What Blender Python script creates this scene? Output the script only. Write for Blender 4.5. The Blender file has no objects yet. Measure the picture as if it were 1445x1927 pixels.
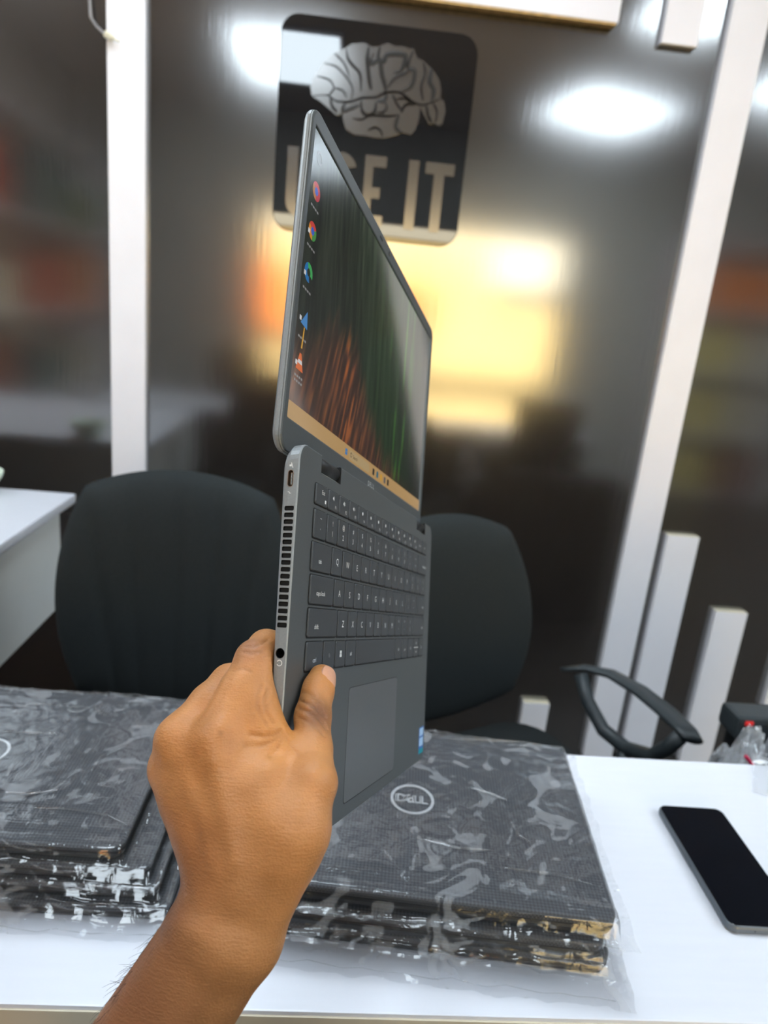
import bpy, bmesh, math, random
import numpy as np
from mathutils import Matrix, Vector, Euler, noise as mnoise

random.seed(7)
rng = np.random.default_rng(11)
scene = bpy.context.scene
COL = scene.collection
PI = math.pi

# ------------------------------------------------------------------ camera
F_PX = 1310.0
CAM_Z = 1.245
cam_data = bpy.data.cameras.new('camera')
cam = bpy.data.objects.new('camera', cam_data)
COL.objects.link(cam)
cam_data.sensor_fit = 'AUTO'
cam_data.sensor_width = 36.0
cam_data.lens = F_PX * 36.0 / 1927.0
cam_data.clip_start = 0.02
_d = np.array([-451.0, 4577.0, F_PX]); _d /= np.linalg.norm(_d)          # straight down, seen from the lens
_h = np.array([18000.0, 1467.0, F_PX]); _h -= _d * (_h @ _d); _h /= np.linalg.norm(_h)
_M = np.array([_h, np.cross(-_d, _h), -_d])                               # rows: world x, y, z
cam.matrix_world = Matrix([[_M[0, 0], -_M[0, 1], -_M[0, 2], 0.0],
                           [_M[1, 0], -_M[1, 1], -_M[1, 2], 0.0],
                           [_M[2, 0], -_M[2, 1], -_M[2, 2], CAM_Z],
                           [0, 0, 0, 1]])
cam_data.dof.use_dof = True
cam_data.dof.focus_distance = 0.385
cam_data.dof.aperture_fstop = 8.6
scene.camera = cam

# ------------------------------------------------------------------ world, sun, exposure
world = bpy.data.worlds.new('world')
scene.world = world
world.use_nodes = True
_bg = world.node_tree.nodes['Background']
_bg.inputs[0].default_value = (0.75, 0.87, 1.0, 1)
_bg.inputs[1].default_value = 2.5
sun_d = bpy.data.lights.new('sun', 'SUN')
sun_d.energy = 36.0
sun_d.angle = 0.02
sun_d.color = (1.0, 0.93, 0.80)
sun = bpy.data.objects.new('sun', sun_d)
COL.objects.link(sun)
sun.rotation_euler = Vector((0.25, -0.60, -0.76)).to_track_quat('-Z', 'Y').to_euler()
PANEL_STRENGTH = 11.9
scene.view_settings.view_transform = 'Standard'
scene.view_settings.look = 'None'
scene.view_settings.exposure = 0.0
scene.view_settings.gamma = 1.0
scene.view_settings.use_curve_mapping = False
scene.cycles.use_denoising = True
scene.cycles.transparent_max_bounces = 24
scene.cycles.max_bounces = 8
scene.cycles.sample_clamp_indirect = 6.0
scene.cycles.caustics_reflective = False
scene.cycles.caustics_refractive = False

# ------------------------------------------------------------------ materials
def srgb(r, g, b):
    def c(v):
        v /= 255.0
        return v / 12.92 if v <= 0.04045 else ((v + 0.055) / 1.055) ** 2.4
    return (c(r), c(g), c(b), 1.0)


MATS = {}


def mat(name, col, rough=0.5, metal=0.0, ior=1.45, spec=0.5, var=0.0, vscale=30.0, bump=0.0, bscale=200.0,
        bdist=0.001, emit=None, estr=0.0, sss=0.0, stretch=None, coat=0.0, attr=None):
    """Principled material; colour varied and surface roughened by object-space noise."""
    if name in MATS:
        return MATS[name]
    m = bpy.data.materials.new(name)
    m.use_nodes = True
    nt = m.node_tree
    b = nt.nodes['Principled BSDF']
    b.inputs['Base Color'].default_value = col
    b.inputs['Roughness'].default_value = rough
    b.inputs['Metallic'].default_value = metal
    b.inputs['IOR'].default_value = ior
    b.inputs['Specular IOR Level'].default_value = spec
    b.inputs['Coat Weight'].default_value = coat
    if sss:
        b.inputs['Subsurface Weight'].default_value = sss
        b.inputs['Subsurface Radius'].default_value = (1.0, 0.35, 0.15)
        b.inputs['Subsurface Scale'].default_value = 0.004
    if emit:
        b.inputs['Emission Color'].default_value = emit
        b.inputs['Emission Strength'].default_value = estr
    tc = nt.nodes.new('ShaderNodeTexCoord')
    mp = nt.nodes.new('ShaderNodeMapping')
    nt.links.new(tc.outputs['Object'], mp.inputs['Vector'])
    if stretch:
        mp.inputs['Scale'].default_value = stretch
    src = None
    if attr:
        a = nt.nodes.new('ShaderNodeAttribute')
        a.attribute_name = attr
        src = a.outputs['Color']
        nt.links.new(src, b.inputs['Base Color'])
        if emit:
            nt.links.new(src, b.inputs['Emission Color'])
    if var:
        n = nt.nodes.new('ShaderNodeTexNoise')
        n.inputs['Scale'].default_value = vscale
        n.inputs['Detail'].default_value = 5
        nt.links.new(mp.outputs[0], n.inputs['Vector'])
        mr = nt.nodes.new('ShaderNodeMapRange')
        mr.inputs['From Min'].default_value = 0.3
        mr.inputs['From Max'].default_value = 0.7
        mr.inputs['To Min'].default_value = 1 - var
        mr.inputs['To Max'].default_value = 1 + var
        nt.links.new(n.outputs['Fac'], mr.inputs['Value'])
        mx = nt.nodes.new('ShaderNodeMix')
        mx.data_type = 'RGBA'
        mx.blend_type = 'MULTIPLY'
        mx.inputs['Factor'].default_value = 1
        mx.inputs[6].default_value = col
        if src:
            nt.links.new(src, mx.inputs[6])
        nt.links.new(mr.outputs[0], mx.inputs[7])
        nt.links.new(mx.outputs[2], b.inputs['Base Color'])
    if bump:
        n = nt.nodes.new('ShaderNodeTexNoise')
        n.inputs['Scale'].default_value = bscale
        n.inputs['Detail'].default_value = 4
        nt.links.new(mp.outputs[0], n.inputs['Vector'])
        bp = nt.nodes.new('ShaderNodeBump')
        bp.inputs['Strength'].default_value = bump
        bp.inputs['Distance'].default_value = bdist
        nt.links.new(n.outputs['Fac'], bp.inputs['Height'])
        nt.links.new(bp.outputs[0], b.inputs['Normal'])
    MATS[name] = m
    return m


def film_mat(name='clear_film', refl=1.0, haze_sheen=0.05, milk=0.25):
    """Thin clear plastic: see-through, with a fresnel mirror coat and a little milk with painted sheen patches."""
    if name in MATS:
        return MATS[name]
    m = bpy.data.materials.new(name)
    m.use_nodes = True
    nt = m.node_tree
    for n in list(nt.nodes):
        if n.type != 'OUTPUT_MATERIAL':
            nt.nodes.remove(n)
    out = [n for n in nt.nodes if n.type == 'OUTPUT_MATERIAL'][0]
    tr = nt.nodes.new('ShaderNodeBsdfTransparent')
    tr.inputs[0].default_value = (0.955, 0.96, 0.965, 1)
    gl = nt.nodes.new('ShaderNodeBsdfGlossy')
    gl.inputs['Roughness'].default_value = 0.10
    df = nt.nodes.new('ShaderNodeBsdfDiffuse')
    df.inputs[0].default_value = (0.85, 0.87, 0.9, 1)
    # Schlick reflectance, the same from either face of the thin sheet
    geo = nt.nodes.new('ShaderNodeNewGeometry')
    dt = nt.nodes.new('ShaderNodeVectorMath'); dt.operation = 'DOT_PRODUCT'
    nt.links.new(geo.outputs['Incoming'], dt.inputs[0])
    ab = nt.nodes.new('ShaderNodeMath'); ab.operation = 'ABSOLUTE'
    nt.links.new(dt.outputs['Value'], ab.inputs[0])
    om = nt.nodes.new('ShaderNodeMath'); om.operation = 'SUBTRACT'; om.use_clamp = True
    om.inputs[0].default_value = 1.0
    nt.links.new(ab.outputs[0], om.inputs[1])
    pw = nt.nodes.new('ShaderNodeMath'); pw.operation = 'POWER'
    pw.inputs[1].default_value = 5.0
    nt.links.new(om.outputs[0], pw.inputs[0])
    mu = nt.nodes.new('ShaderNodeMath'); mu.operation = 'MULTIPLY_ADD'; mu.use_clamp = True
    mu.inputs[1].default_value = 0.85 * refl
    mu.inputs[2].default_value = 0.075 * refl
    nt.links.new(pw.outputs[0], mu.inputs[0])
    tc = nt.nodes.new('ShaderNodeTexCoord')
    n1 = nt.nodes.new('ShaderNodeTexNoise')
    n1.inputs['Scale'].default_value = 42
    n1.inputs['Detail'].default_value = 3
    n1.inputs['Distortion'].default_value = 1.2
    nt.links.new(tc.outputs['Object'], n1.inputs['Vector'])
    bp = nt.nodes.new('ShaderNodeBump')
    bp.inputs['Strength'].default_value = 0.22
    bp.inputs['Distance'].default_value = 0.004
    nt.links.new(n1.outputs['Fac'], bp.inputs['Height'])
    nt.links.new(bp.outputs[0], gl.inputs['Normal'])
    nt.links.new(bp.outputs[0], dt.inputs[1])
    m1 = nt.nodes.new('ShaderNodeMixShader')
    nt.links.new(mu.outputs[0], m1.inputs[0])
    nt.links.new(tr.outputs[0], m1.inputs[1])
    nt.links.new(gl.outputs[0], m1.inputs[2])
    # pale patches painting the film's lamp and ceiling reflections, over an even milkiness
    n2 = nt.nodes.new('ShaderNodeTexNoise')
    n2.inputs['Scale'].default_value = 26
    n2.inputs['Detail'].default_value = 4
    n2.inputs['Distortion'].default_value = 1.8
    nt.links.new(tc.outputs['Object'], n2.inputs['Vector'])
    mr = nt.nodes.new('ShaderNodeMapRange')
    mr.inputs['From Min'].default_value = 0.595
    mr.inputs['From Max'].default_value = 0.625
    mr.inputs['To Min'].default_value = haze_sheen * milk
    mr.inputs['To Max'].default_value = haze_sheen * 3.4
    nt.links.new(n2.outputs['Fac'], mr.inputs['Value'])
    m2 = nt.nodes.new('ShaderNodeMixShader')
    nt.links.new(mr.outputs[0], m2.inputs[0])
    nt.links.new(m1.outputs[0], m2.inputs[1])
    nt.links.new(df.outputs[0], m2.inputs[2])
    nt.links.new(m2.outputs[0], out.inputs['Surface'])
    MATS[name] = m
    return m


def weave_mat(name, c1, c2, scale, rough):
    """Fine diagonal cross-hatch moulded into a laptop lid."""
    if name in MATS:
        return MATS[name]
    m = mat(name, c1, rough=rough)
    nt = m.node_tree
    b = nt.nodes['Principled BSDF']
    tc = nt.nodes.new('ShaderNodeTexCoord')
    mp = nt.nodes.new('ShaderNodeMapping')
    mp.inputs['Rotation'].default_value = (0, 0, 0.78)
    nt.links.new(tc.outputs['Object'], mp.inputs[0])
    ck = nt.nodes.new('ShaderNodeTexChecker')
    ck.inputs['Scale'].default_value = scale
    ck.inputs['Color1'].default_value = c1
    ck.inputs['Color2'].default_value = c2
    nt.links.new(mp.outputs[0], ck.inputs['Vector'])
    nt.links.new(ck.outputs['Color'], b.inputs['Base Color'])
    return m


def skin_mat():
    m = mat('skin', srgb(176, 112, 62), rough=0.47, sss=0.12, attr='skin', spec=0.45)
    nt = m.node_tree
    b = nt.nodes['Principled BSDF']
    tc = nt.nodes.new('ShaderNodeTexCoord')

    def noise_h(scale, st, detail=3, dist=0.0):
        mp = nt.nodes.new('ShaderNodeMapping')
        mp.inputs['Scale'].default_value = st
        mp.inputs['Rotation'].default_value = (0.15, 0.0, 0.0)
        nt.links.new(tc.outputs['Object'], mp.inputs[0])
        n = nt.nodes.new('ShaderNodeTexNoise')
        n.inputs['Scale'].default_value = scale
        n.inputs['Detail'].default_value = detail
        n.inputs['Distortion'].default_value = dist
        nt.links.new(mp.outputs[0], n.inputs['Vector'])
        return n.outputs['Fac']
    h1 = noise_h(620, (0.35, 1.5, 0.35), 3, 0.4)      # fine lines across the back of the hand
    v = nt.nodes.new('ShaderNodeTexVoronoi')
    v.inputs['Scale'].default_value = 900
    nt.links.new(tc.outputs['Object'], v.inputs['Vector'])
    ad = nt.nodes.new('ShaderNodeMath'); ad.operation = 'MULTIPLY_ADD'
    ad.inputs[1].default_value = 0.45
    nt.links.new(v.outputs['Distance'], ad.inputs[0])
    nt.links.new(h1, ad.inputs[2])
    bp = nt.nodes.new('ShaderNodeBump')
    bp.inputs['Strength'].default_value = 0.42
    bp.inputs['Distance'].default_value = 0.0007
    nt.links.new(ad.outputs[0], bp.inputs['Height'])
    nt.links.new(bp.outputs[0], b.inputs['Normal'])
    # blotchy tone
    n3 = noise_h(70, (1, 1, 1), 4)
    mr = nt.nodes.new('ShaderNodeMapRange')
    mr.inputs['From Min'].default_value = 0.3; mr.inputs['From Max'].default_value = 0.7
    mr.inputs['To Min'].default_value = 0.90; mr.inputs['To Max'].default_value = 1.10
    nt.links.new(n3, mr.inputs['Value'])
    at = [n for n in nt.nodes if n.type == 'ATTRIBUTE'][0]
    mx = nt.nodes.new('ShaderNodeMix'); mx.data_type = 'RGBA'; mx.blend_type = 'MULTIPLY'
    mx.inputs['Factor'].default_value = 1
    nt.links.new(at.outputs['Color'], mx.inputs[6])
    nt.links.new(mr.outputs[0], mx.inputs[7])
    nt.links.new(mx.outputs[2], b.inputs['Base Color'])
    return m


M_WALL = mat('dark_gloss_laminate', srgb(46, 41, 38), rough=0.13, ior=3.2, var=0.25, vscale=60, stretch=(3, 3, 0.15),
             bump=0.055, bscale=55, bdist=0.002)
M_WHITE = mat('white_pvc', srgb(250, 248, 253), rough=0.32, var=0.02, vscale=9)
M_RAW = mat('raw_board_edge', srgb(206, 170, 110), rough=0.7, var=0.25, vscale=60)
M_END = mat('yellowed_cut_edge', srgb(232, 222, 196), rough=0.6, var=0.1, vscale=30)
M_TABLE = mat('white_laminate', srgb(228, 230, 238), rough=0.28, var=0.015, vscale=40, stretch=(0.3, 3, 1), bump=0.06, bscale=160, bdist=0.0004)
M_CREAM = mat('cream_edge_band', srgb(222, 212, 190), rough=0.55, var=0.06, vscale=20)
M_DESK = mat('pale_grey_board', srgb(244, 246, 243), rough=0.4, var=0.03, vscale=6)
M_FABRIC = mat('black_fabric', srgb(44, 48, 49), rough=0.95, spec=0.2, var=0.15, vscale=500, bump=0.4, bscale=900, bdist=0.0008)
M_PLASTIC = mat('black_plastic', srgb(52, 58, 61), rough=0.42, var=0.08, vscale=80, bump=0.1, bscale=500, bdist=0.0004)
M_DARK = mat('dark_plastic', srgb(26, 27, 29), rough=0.5, var=0.1, vscale=50)
M_ALU = mat('grey_aluminium', srgb(150, 156, 160), rough=0.40, metal=0.35, var=0.05, vscale=900, bump=0.10, bscale=2500, bdist=0.0002)
M_DECK = mat('dark_grey_deck', srgb(84, 89, 92), rough=0.43, metal=0.15, var=0.05, vscale=900, bump=0.08, bscale=2500, bdist=0.0002)
M_BEZEL = mat('slate_bezel', srgb(72, 78, 82), rough=0.36, var=0.05, vscale=400)
M_KEY = mat('key_cap', srgb(64, 68, 72), rough=0.42, var=0.06, vscale=700)
M_BLACK = mat('void_black', srgb(6, 6, 7), rough=0.5)
M_GLOSSBLACK = mat('gloss_black', srgb(14, 15, 17), rough=0.12, var=0.1, vscale=40)
M_STEEL = mat('bright_steel', srgb(205, 205, 200), rough=0.22, metal=1.0, var=0.05, vscale=300)
M_COPPER = mat('port_liner', srgb(190, 160, 140), rough=0.3, metal=0.9)
M_PRINT = mat('white_print', srgb(232, 236, 238), rough=0.5)
M_PRINTDIM = mat('grey_print', srgb(150, 154, 158), rough=0.5)
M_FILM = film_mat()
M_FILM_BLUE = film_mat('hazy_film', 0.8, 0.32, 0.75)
M_LAPTOP = weave_mat('laptop_lid_weave', srgb(62, 64, 69), srgb(84, 87, 93), 480, 0.5)
M_LAPSIDE = mat('laptop_black_plastic', srgb(40, 42, 46), rough=0.45, var=0.1, vscale=100)
M_SILVER = mat('silver_emblem', srgb(215, 218, 222), rough=0.3, metal=0.35)
M_PLAQUE = mat('black_acrylic', srgb(24, 24, 26), rough=0.025, ior=1.8, var=0.1, vscale=5)
M_BRUSHED = mat('brushed_mirror_film', srgb(66, 61, 57), rough=0.17, ior=2.3, var=0.1, vscale=30)

# ------------------------------------------------------------------ mesh helpers
def link_mesh(name, verts, faces, material=None, parent=None, smooth=False, matrix=None):
    me = bpy.data.meshes.new(name)
    me.from_pydata([tuple(v) for v in verts], [], [tuple(f) for f in faces])
    me.update()
    if smooth:
        me.polygons.foreach_set('use_smooth', [True] * len(me.polygons))
    if material:
        me.materials.append(material)
    o = bpy.data.objects.new(name, me)
    COL.objects.link(o)
    if parent:
        o.parent = parent
    if matrix is not None:
        o.matrix_local = matrix
    return o


class MB:
    """Collects shapes into one mesh."""
    def __init__(self):
        self.v = []
        self.f = []

    def add(self, v, f):
        n = len(self.v)
        self.v += [tuple(p) for p in v]
        self.f += [tuple(i + n for i in q) for q in f]
        return self

    def box(self, x0, x1, y0, y1, z0, z1, bev=0.0):
        if bev <= 0:
            v = [(x, y, z) for z in (z0, z1) for y in (y0, y1) for x in (x0, x1)]
            return self.add(v, [(0, 2, 3, 1), (4, 5, 7, 6), (0, 1, 5, 4), (2, 6, 7, 3), (0, 4, 6, 2), (1, 3, 7, 5)])
        bm = bmesh.new()
        bmesh.ops.create_cube(bm, size=1)
        for q in bm.verts:
            q.co = Vector(((x0 + x1) / 2 + q.co.x * (x1 - x0), (y0 + y1) / 2 + q.co.y * (y1 - y0), (z0 + z1) / 2 + q.co.z * (z1 - z0)))
        bmesh.ops.bevel(bm, geom=list(bm.edges), offset=bev, segments=2, profile=0.7, affect='EDGES')
        bm.verts.ensure_lookup_table()
        self.add([q.co[:] for q in bm.verts], [[q.index for q in f.verts] for f in bm.faces])
        bm.free()
        return self

    def loops(self, loops, cap0=True, cap1=True):
        """Skin between rings of equal length."""
        n = len(loops[0]); b = len(self.v)
        for L in loops:
            self.v += [tuple(p) for p in L]
        for k in range(len(loops) - 1):
            for i in range(n):
                j = (i + 1) % n
                self.f.append((b + k * n + i, b + k * n + j, b + (k + 1) * n + j, b + (k + 1) * n + i))
        if cap0:
            self.f.append(tuple(b + i for i in reversed(range(n))))
        if cap1:
            self.f.append(tuple(b + (len(loops) - 1) * n + i for i in range(n)))
        return self

    def tube(self, pts, rad, seg=8, flat=None):
        pts = [Vector(p) for p in pts]
        rs = rad if hasattr(rad, '__len__') else [rad] * len(pts)
        rings = []
        up = Vector((0.13, 0.31, 0.94)).normalized()
        for i, p in enumerate(pts):
            t = (pts[min(i + 1, len(pts) - 1)] - pts[max(i - 1, 0)]).normalized()
            a = t.cross(up)
            if a.length < 1e-3:
                a = t.cross(Vector((1, 0, 0)))
            a.normalize()
            b = a.cross(t)
            up = b
            fl = flat or (1, 1)
            rings.append([p + (a * math.cos(2 * PI * k / seg) * fl[0] + b * math.sin(2 * PI * k / seg) * fl[1]) * rs[i] for k in range(seg)])
        return self.loops(rings)

    def lathe(self, prof, seg=24, c=(0, 0, 0)):
        return self.loops([[(c[0] + r * math.cos(2 * PI * k / seg), c[1] + r * math.sin(2 * PI * k / seg), c[2] + z) for k in range(seg)] for r, z in prof])

    def grid(self, fn, nu, nv):
        b = len(self.v)
        for j in range(nv + 1):
            for i in range(nu + 1):
                self.v.append(tuple(fn(i / nu, j / nv)))
        for j in range(nv):
            for i in range(nu):
                a = b + j * (nu + 1) + i
                self.f.append((a, a + 1, a + nu + 2, a + nu + 1))
        return self

    def build(self, name, material=None, parent=None, smooth=False, matrix=None):
        return link_mesh(name, self.v, self.f, material, parent, smooth, matrix)


def rrect(x0, x1, y0, y1, r, n=4, z=0.0):
    """Rounded rectangle ring, counter-clockwise."""
    P = []
    for cx, cy, a0 in ((x1 - r, y1 - r, 0), (x0 + r, y1 - r, 90), (x0 + r, y0 + r, 180), (x1 - r, y0 + r, 270)):
        for k in range(n + 1):
            a = math.radians(a0 + 90 * k / n)
            P.append((cx + r * math.cos(a), cy + r * math.sin(a), z))
    return P


def empty(name, loc=(0, 0, 0), rz=0.0, matrix=None):
    o = bpy.data.objects.new(name, None)
    o.empty_display_size = 0.05
    COL.objects.link(o)
    if matrix is not None:
        o.matrix_world = matrix
    else:
        o.location = loc
        o.rotation_euler = (0, 0, rz)
    return o


def tag(o, label, cat, group=None):
    o['label'] = label
    o['category'] = cat
    if group:
        o['group'] = group
    return o


def struct(o):
    o['kind'] = 'structure'
    return o


def copy_tree(o, parent=None):
    c = o.copy()
    COL.objects.link(c)
    if parent:
        c.parent = parent
    for ch in list(o.children):
        copy_tree(ch, c)
    return c


_TXT = {}


def text_geo(s, size):
    """Flat outline of a word as vertices and faces, centred on the origin."""
    key = (s, size)
    if key not in _TXT:
        cu = bpy.data.curves.new('text', 'FONT')
        cu.body = s
        cu.size = size
        cu.align_x = 'CENTER'
        cu.resolution_u = 3
        o = bpy.data.objects.new('text', cu)
        COL.objects.link(o)
        dg = bpy.context.evaluated_depsgraph_get()
        me = bpy.data.meshes.new_from_object(o.evaluated_get(dg))
        v = [q.co.copy() for q in me.vertices]
        f = [tuple(p.vertices) for p in me.polygons]
        bpy.data.objects.remove(o); bpy.data.curves.remove(cu); bpy.data.meshes.remove(me)
        if v:
            cy = (min(q.y for q in v) + max(q.y for q in v)) / 2
            cx = (min(q.x for q in v) + max(q.x for q in v)) / 2
            v = [(q.x - cx, q.y - cy, 0.0) for q in v]
        _TXT[key] = (v, f)
    return _TXT[key]


def add_text(mb, s, size, x, y, z, sx=1.0):
    v, f = text_geo(s, size)
    mb.add([(q[0] * sx + x, q[1] + y, z) for q in v], f)


def vnoise(x, y, seed=0):
    """Smooth value noise on arrays, 0..1."""
    xi = np.floor(x).astype(int); yi = np.floor(y).astype(int)
    xf = x - xi; yf = y - yi
    xf = xf * xf * (3 - 2 * xf); yf = yf * yf * (3 - 2 * yf)

    def h(a, b):
        n = (a * 374761393 + b * 668265263 + seed * 974711) & 0x7fffffff
        n = ((n ^ (n >> 13)) * 1274126177) & 0x7fffffff
        n = n ^ (n >> 16)
        return (n % 65536) / 65535.0
    return (h(xi, yi) * (1 - xf) + h(xi + 1, yi) * xf) * (1 - yf) + (h(xi, yi + 1) * (1 - xf) + h(xi + 1, yi + 1) * xf) * yf


def ridged(x, y, seed):
    return 1 - np.abs(2 * vnoise(x, y, seed) - 1)


# ------------------------------------------------------------------ the room
FZ = -0.12                                             # floor level; the table top is at 0.75
X0, X1, Y0, Y1, ZC = -2.3, 4.1, -2.4, 2.0, 2.75
M_FLOOR = mat('dark_floor_tile', srgb(44, 41, 39), rough=0.35, var=0.2, vscale=6)
M_CEIL = mat('ceiling_board', srgb(192, 178, 168), rough=0.9, var=0.05, vscale=4)
M_GREYWALL = mat('grey_paint', srgb(176, 176, 170), rough=0.8, var=0.06, vscale=5)
M_TAUPE = mat('taupe_paint', srgb(190, 180, 170), rough=0.8, var=0.06, vscale=5)
struct(MB().box(X0, X1, Y0 - 0.1, Y1 + 0.1, FZ - 0.1, FZ).build('floor', M_FLOOR))
struct(MB().box(X0, X1, Y0 - 0.1, Y1 + 0.1, ZC, ZC + 0.1).build('ceiling', M_CEIL))
struct(MB().box(X0, X1, Y1, Y1 + 0.1, FZ, ZC).build('wall_front', M_WALL))
struct(MB().box(X0 - 0.1, X0, Y0 - 0.1, Y1 + 0.1, FZ, ZC).build('wall_left', M_TAUPE))
struct(MB().box(X1, X1 + 0.1, Y0 - 0.1, Y1 + 0.1, FZ, ZC).build('wall_right', M_GREYWALL))
OX0, OX1, OZ1 = -0.78, 1.86, 1.98                       # shop entrance behind the camera
struct(MB().box(X0, OX0, Y0 - 0.1, Y0, FZ, ZC).box(OX1, X1, Y0 - 0.1, Y0, FZ, ZC).box(OX0, OX1, Y0 - 0.1, Y0, OZ1, ZC).build('wall_back', M_GREYWALL))

# street outside the entrance, seen only mirrored in the dark wall
M_PAVE = mat('pavement', srgb(84, 80, 74), rough=0.9, var=0.1, vscale=3)
M_YELLOW = mat('yellow_wall_paint', srgb(234, 208, 146), rough=0.85, var=0.22, vscale=2.2)
M_ORANGE = mat('orange_print', srgb(238, 128, 38), rough=0.7, var=0.1, vscale=4)
M_RED = mat('red_print', srgb(196, 62, 44), rough=0.7, var=0.1, vscale=4)
struct(MB().box(-4.0, 5.0, -6.2, Y0 - 0.1, FZ - 0.12, FZ - 0.01).build('ground_street', M_PAVE))
struct(MB().box(-4.0, 5.0, -5.6, -5.4, FZ - 0.01, 2.6).build('wall_street', M_YELLOW))
o = MB().box(1.75, 2.62, -5.3, -5.22, 1.70, 2.42, 0.01).build('white_signboard', mat('white_board', srgb(245, 242, 226), rough=0.7, var=0.04, vscale=4))
tag(o, 'bright white board outside the shop, mirrored high right of the laptop', 'sign')
o = MB().box(-1.22, -0.62, -5.3, -5.2, 0.95, 1.75, 0.02).build('orange_banner', M_ORANGE)
tag(o, 'orange banner outside the shop, mirrored just left of the open screen', 'banner')
o = MB().box(0.35, 1.05, -5.3, -5.22, 1.25, 1.62, 0.02).build('orange_banner', M_ORANGE)
tag(o, 'faded orange strip banner on yellow wall, mirrored right of the screen', 'banner')
o = MB().box(-2.2, 2.9, -4.05, -3.98, 2.03, 2.26, 0.01).build('awning_fascia', mat('cream_fascia', srgb(246, 240, 220), rough=0.8, var=0.03, vscale=3))
tag(o, 'cream awning board over the entrance, mirrored along the foot of the black plaque', 'awning')


# ------------------------------------------------------------------ ceiling lights (their light stays here)
M_LED = mat('led_diffuser', srgb(240, 248, 255), rough=0.6, emit=(0.80, 0.915, 1.0, 1), estr=PANEL_STRENGTH, var=0.01, vscale=5)


def ceiling_light(x, y, sx, sy, label, rz=0.0):
    e = empty('ceiling_light', (x, y, ZC), rz)
    tag(e, label, 'light', 'square lamps in the ceiling')
    MB().box(-sx / 2 - 0.02, sx / 2 + 0.02, -sy / 2 - 0.02, sy / 2 + 0.02, -0.022, 0.0).build('frame', M_WHITE, e)
    MB().box(-sx / 2, sx / 2, -sy / 2, sy / 2, -0.030, -0.0225).build('diffuser', M_LED, e)


ceiling_light(-0.50, -1.08, 0.64, 0.92, 'ceiling lamp mirrored across the upper left corner of the black plaque')
ceiling_light(1.68, -1.36, 0.76, 0.72, 'ceiling lamp mirrored to the right of the black plaque', -0.30)
ceiling_light(1.50, 0.40, 0.42, 0.62, 'ceiling lamp mirrored beside the short hanging white strip')
ceiling_light(-0.18, 1.05, 0.72, 0.9, 'added unseen ceiling lamp above the two black office chairs')  # no such lamp in view; added to light the sleeves and desk apron
ceiling_light(3.30, 0.45, 0.9, 0.9, 'added unseen ceiling lamp far to the right, near the right wall')  # invented to brighten the right side, kept out of the mirror view
ceiling_light(-1.72, 0.80, 0.7, 0.8, 'added unseen ceiling lamp above the white desk at the left')  # made up to brighten the left shelves and the desk
ceiling_light(2.75, -0.30, 0.9, 0.9, 'added unseen ceiling lamp out to the right above the table end')  # extra unseen lamp put in to light the laptop deck


# ------------------------------------------------------------------ white strips on the dark wall
def strip(x0, x1, z0, z1, label):
    e = empty('wall_strip', ((x0 + x1) / 2, Y1, z0))
    w = (x1 - x0) / 2
    MB().box(-w, w, -0.022, 0.0, 0, z1 - z0, 0.002).build('face_board', M_WHITE, e)
    MB().box(-w + 0.001, w - 0.001, -0.021, -0.001, -0.0012, -0.0001).box(-w + 0.001, w - 0.001, -0.021, -0.001, z1 - z0 + 0.0001, z1 - z0 + 0.0012).build('cut_end', M_END, e)
    tag(e, label, 'wall strip', 'white strips on the dark wall')


strip(-0.640, -0.547, FZ + 0.004, ZC - 0.004, 'full height white wall strip behind the left black chair')
strip(0.893, 0.992, FZ + 0.004, ZC - 0.004, 'full height white wall strip rising past the curved chair armrest')
strip(1.020, 1.121, FZ + 0.004, 0.676, 'white wall strip of half height, seen through the curved chair armrest')
strip(1.228, 1.334, FZ + 0.004, 0.438, 'short white wall strip right of the curved chair armrest')
strip(0.662, 0.749, FZ + 0.004, 0.073, 'stubby square white wall strip just above the wrapped laptops')
strip(0.728, 0.822, 1.962, ZC - 0.004, 'white wall strip hanging down from the top, short')
strip(1.468, 1.568, 0.104, 1.55, 'white wall strip with a yellowed lower end at the right picture edge')

# ------------------------------------------------------------------ wall shelf at the top
e = empty('wall_shelf', (0.05, Y1, 1.982))
tag(e, 'white box shelf with raw wooden lower edge, high above the plaque', 'shelf')
MB().box(-0.62, 0.557, -0.034, -0.001, 0.005, 0.2, 0.003).build('shelf_box', M_WHITE, e)
MB().box(-0.615, 0.552, -0.032, -0.004, 0.0, 0.0045).build('raw_edge', M_RAW, e)

# ------------------------------------------------------------------ black plaque with brain and words
e = empty('wall_plaque', (0.0, Y1, 1.43))
tag(e, 'black glossy plaque with a silver brain and the words USE IT', 'sign')
PX0, PX1, PZ0, PZ1 = -0.222, 0.270, 1.430, 1.929


def to_wall(L, y):
    return [(p[0], y, p[1]) for p in L]


b = MB()
b.loops([to_wall(rrect(PX0, PX1, PZ0 - 1.43, PZ1 - 1.43, 0.045, 6), -0.0002),
         to_wall(rrect(PX0, PX1, PZ0 - 1.43, PZ1 - 1.43, 0.045, 6), -0.0105),
         to_wall(rrect(PX0 + 0.0015, PX1 - 0.0015, PZ0 - 1.43 + 0.0015, PZ1 - 1.43 - 0.0015, 0.044, 6), -0.012)])
b.build('plate', M_PLAQUE, e)
# brain: a silver silhouette plate with dark furrows raised on it (coordinates on the plate, metres)
def brain_pt(x, y):
    return (-0.147 + (x - 95) * 0.345 / 1230.0 + 0.00001 * y, 1.770 - 1.43 + 0.024 * (x - 95) / 1230.0 - (y - 520) * 0.209 / 850.0)


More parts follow.
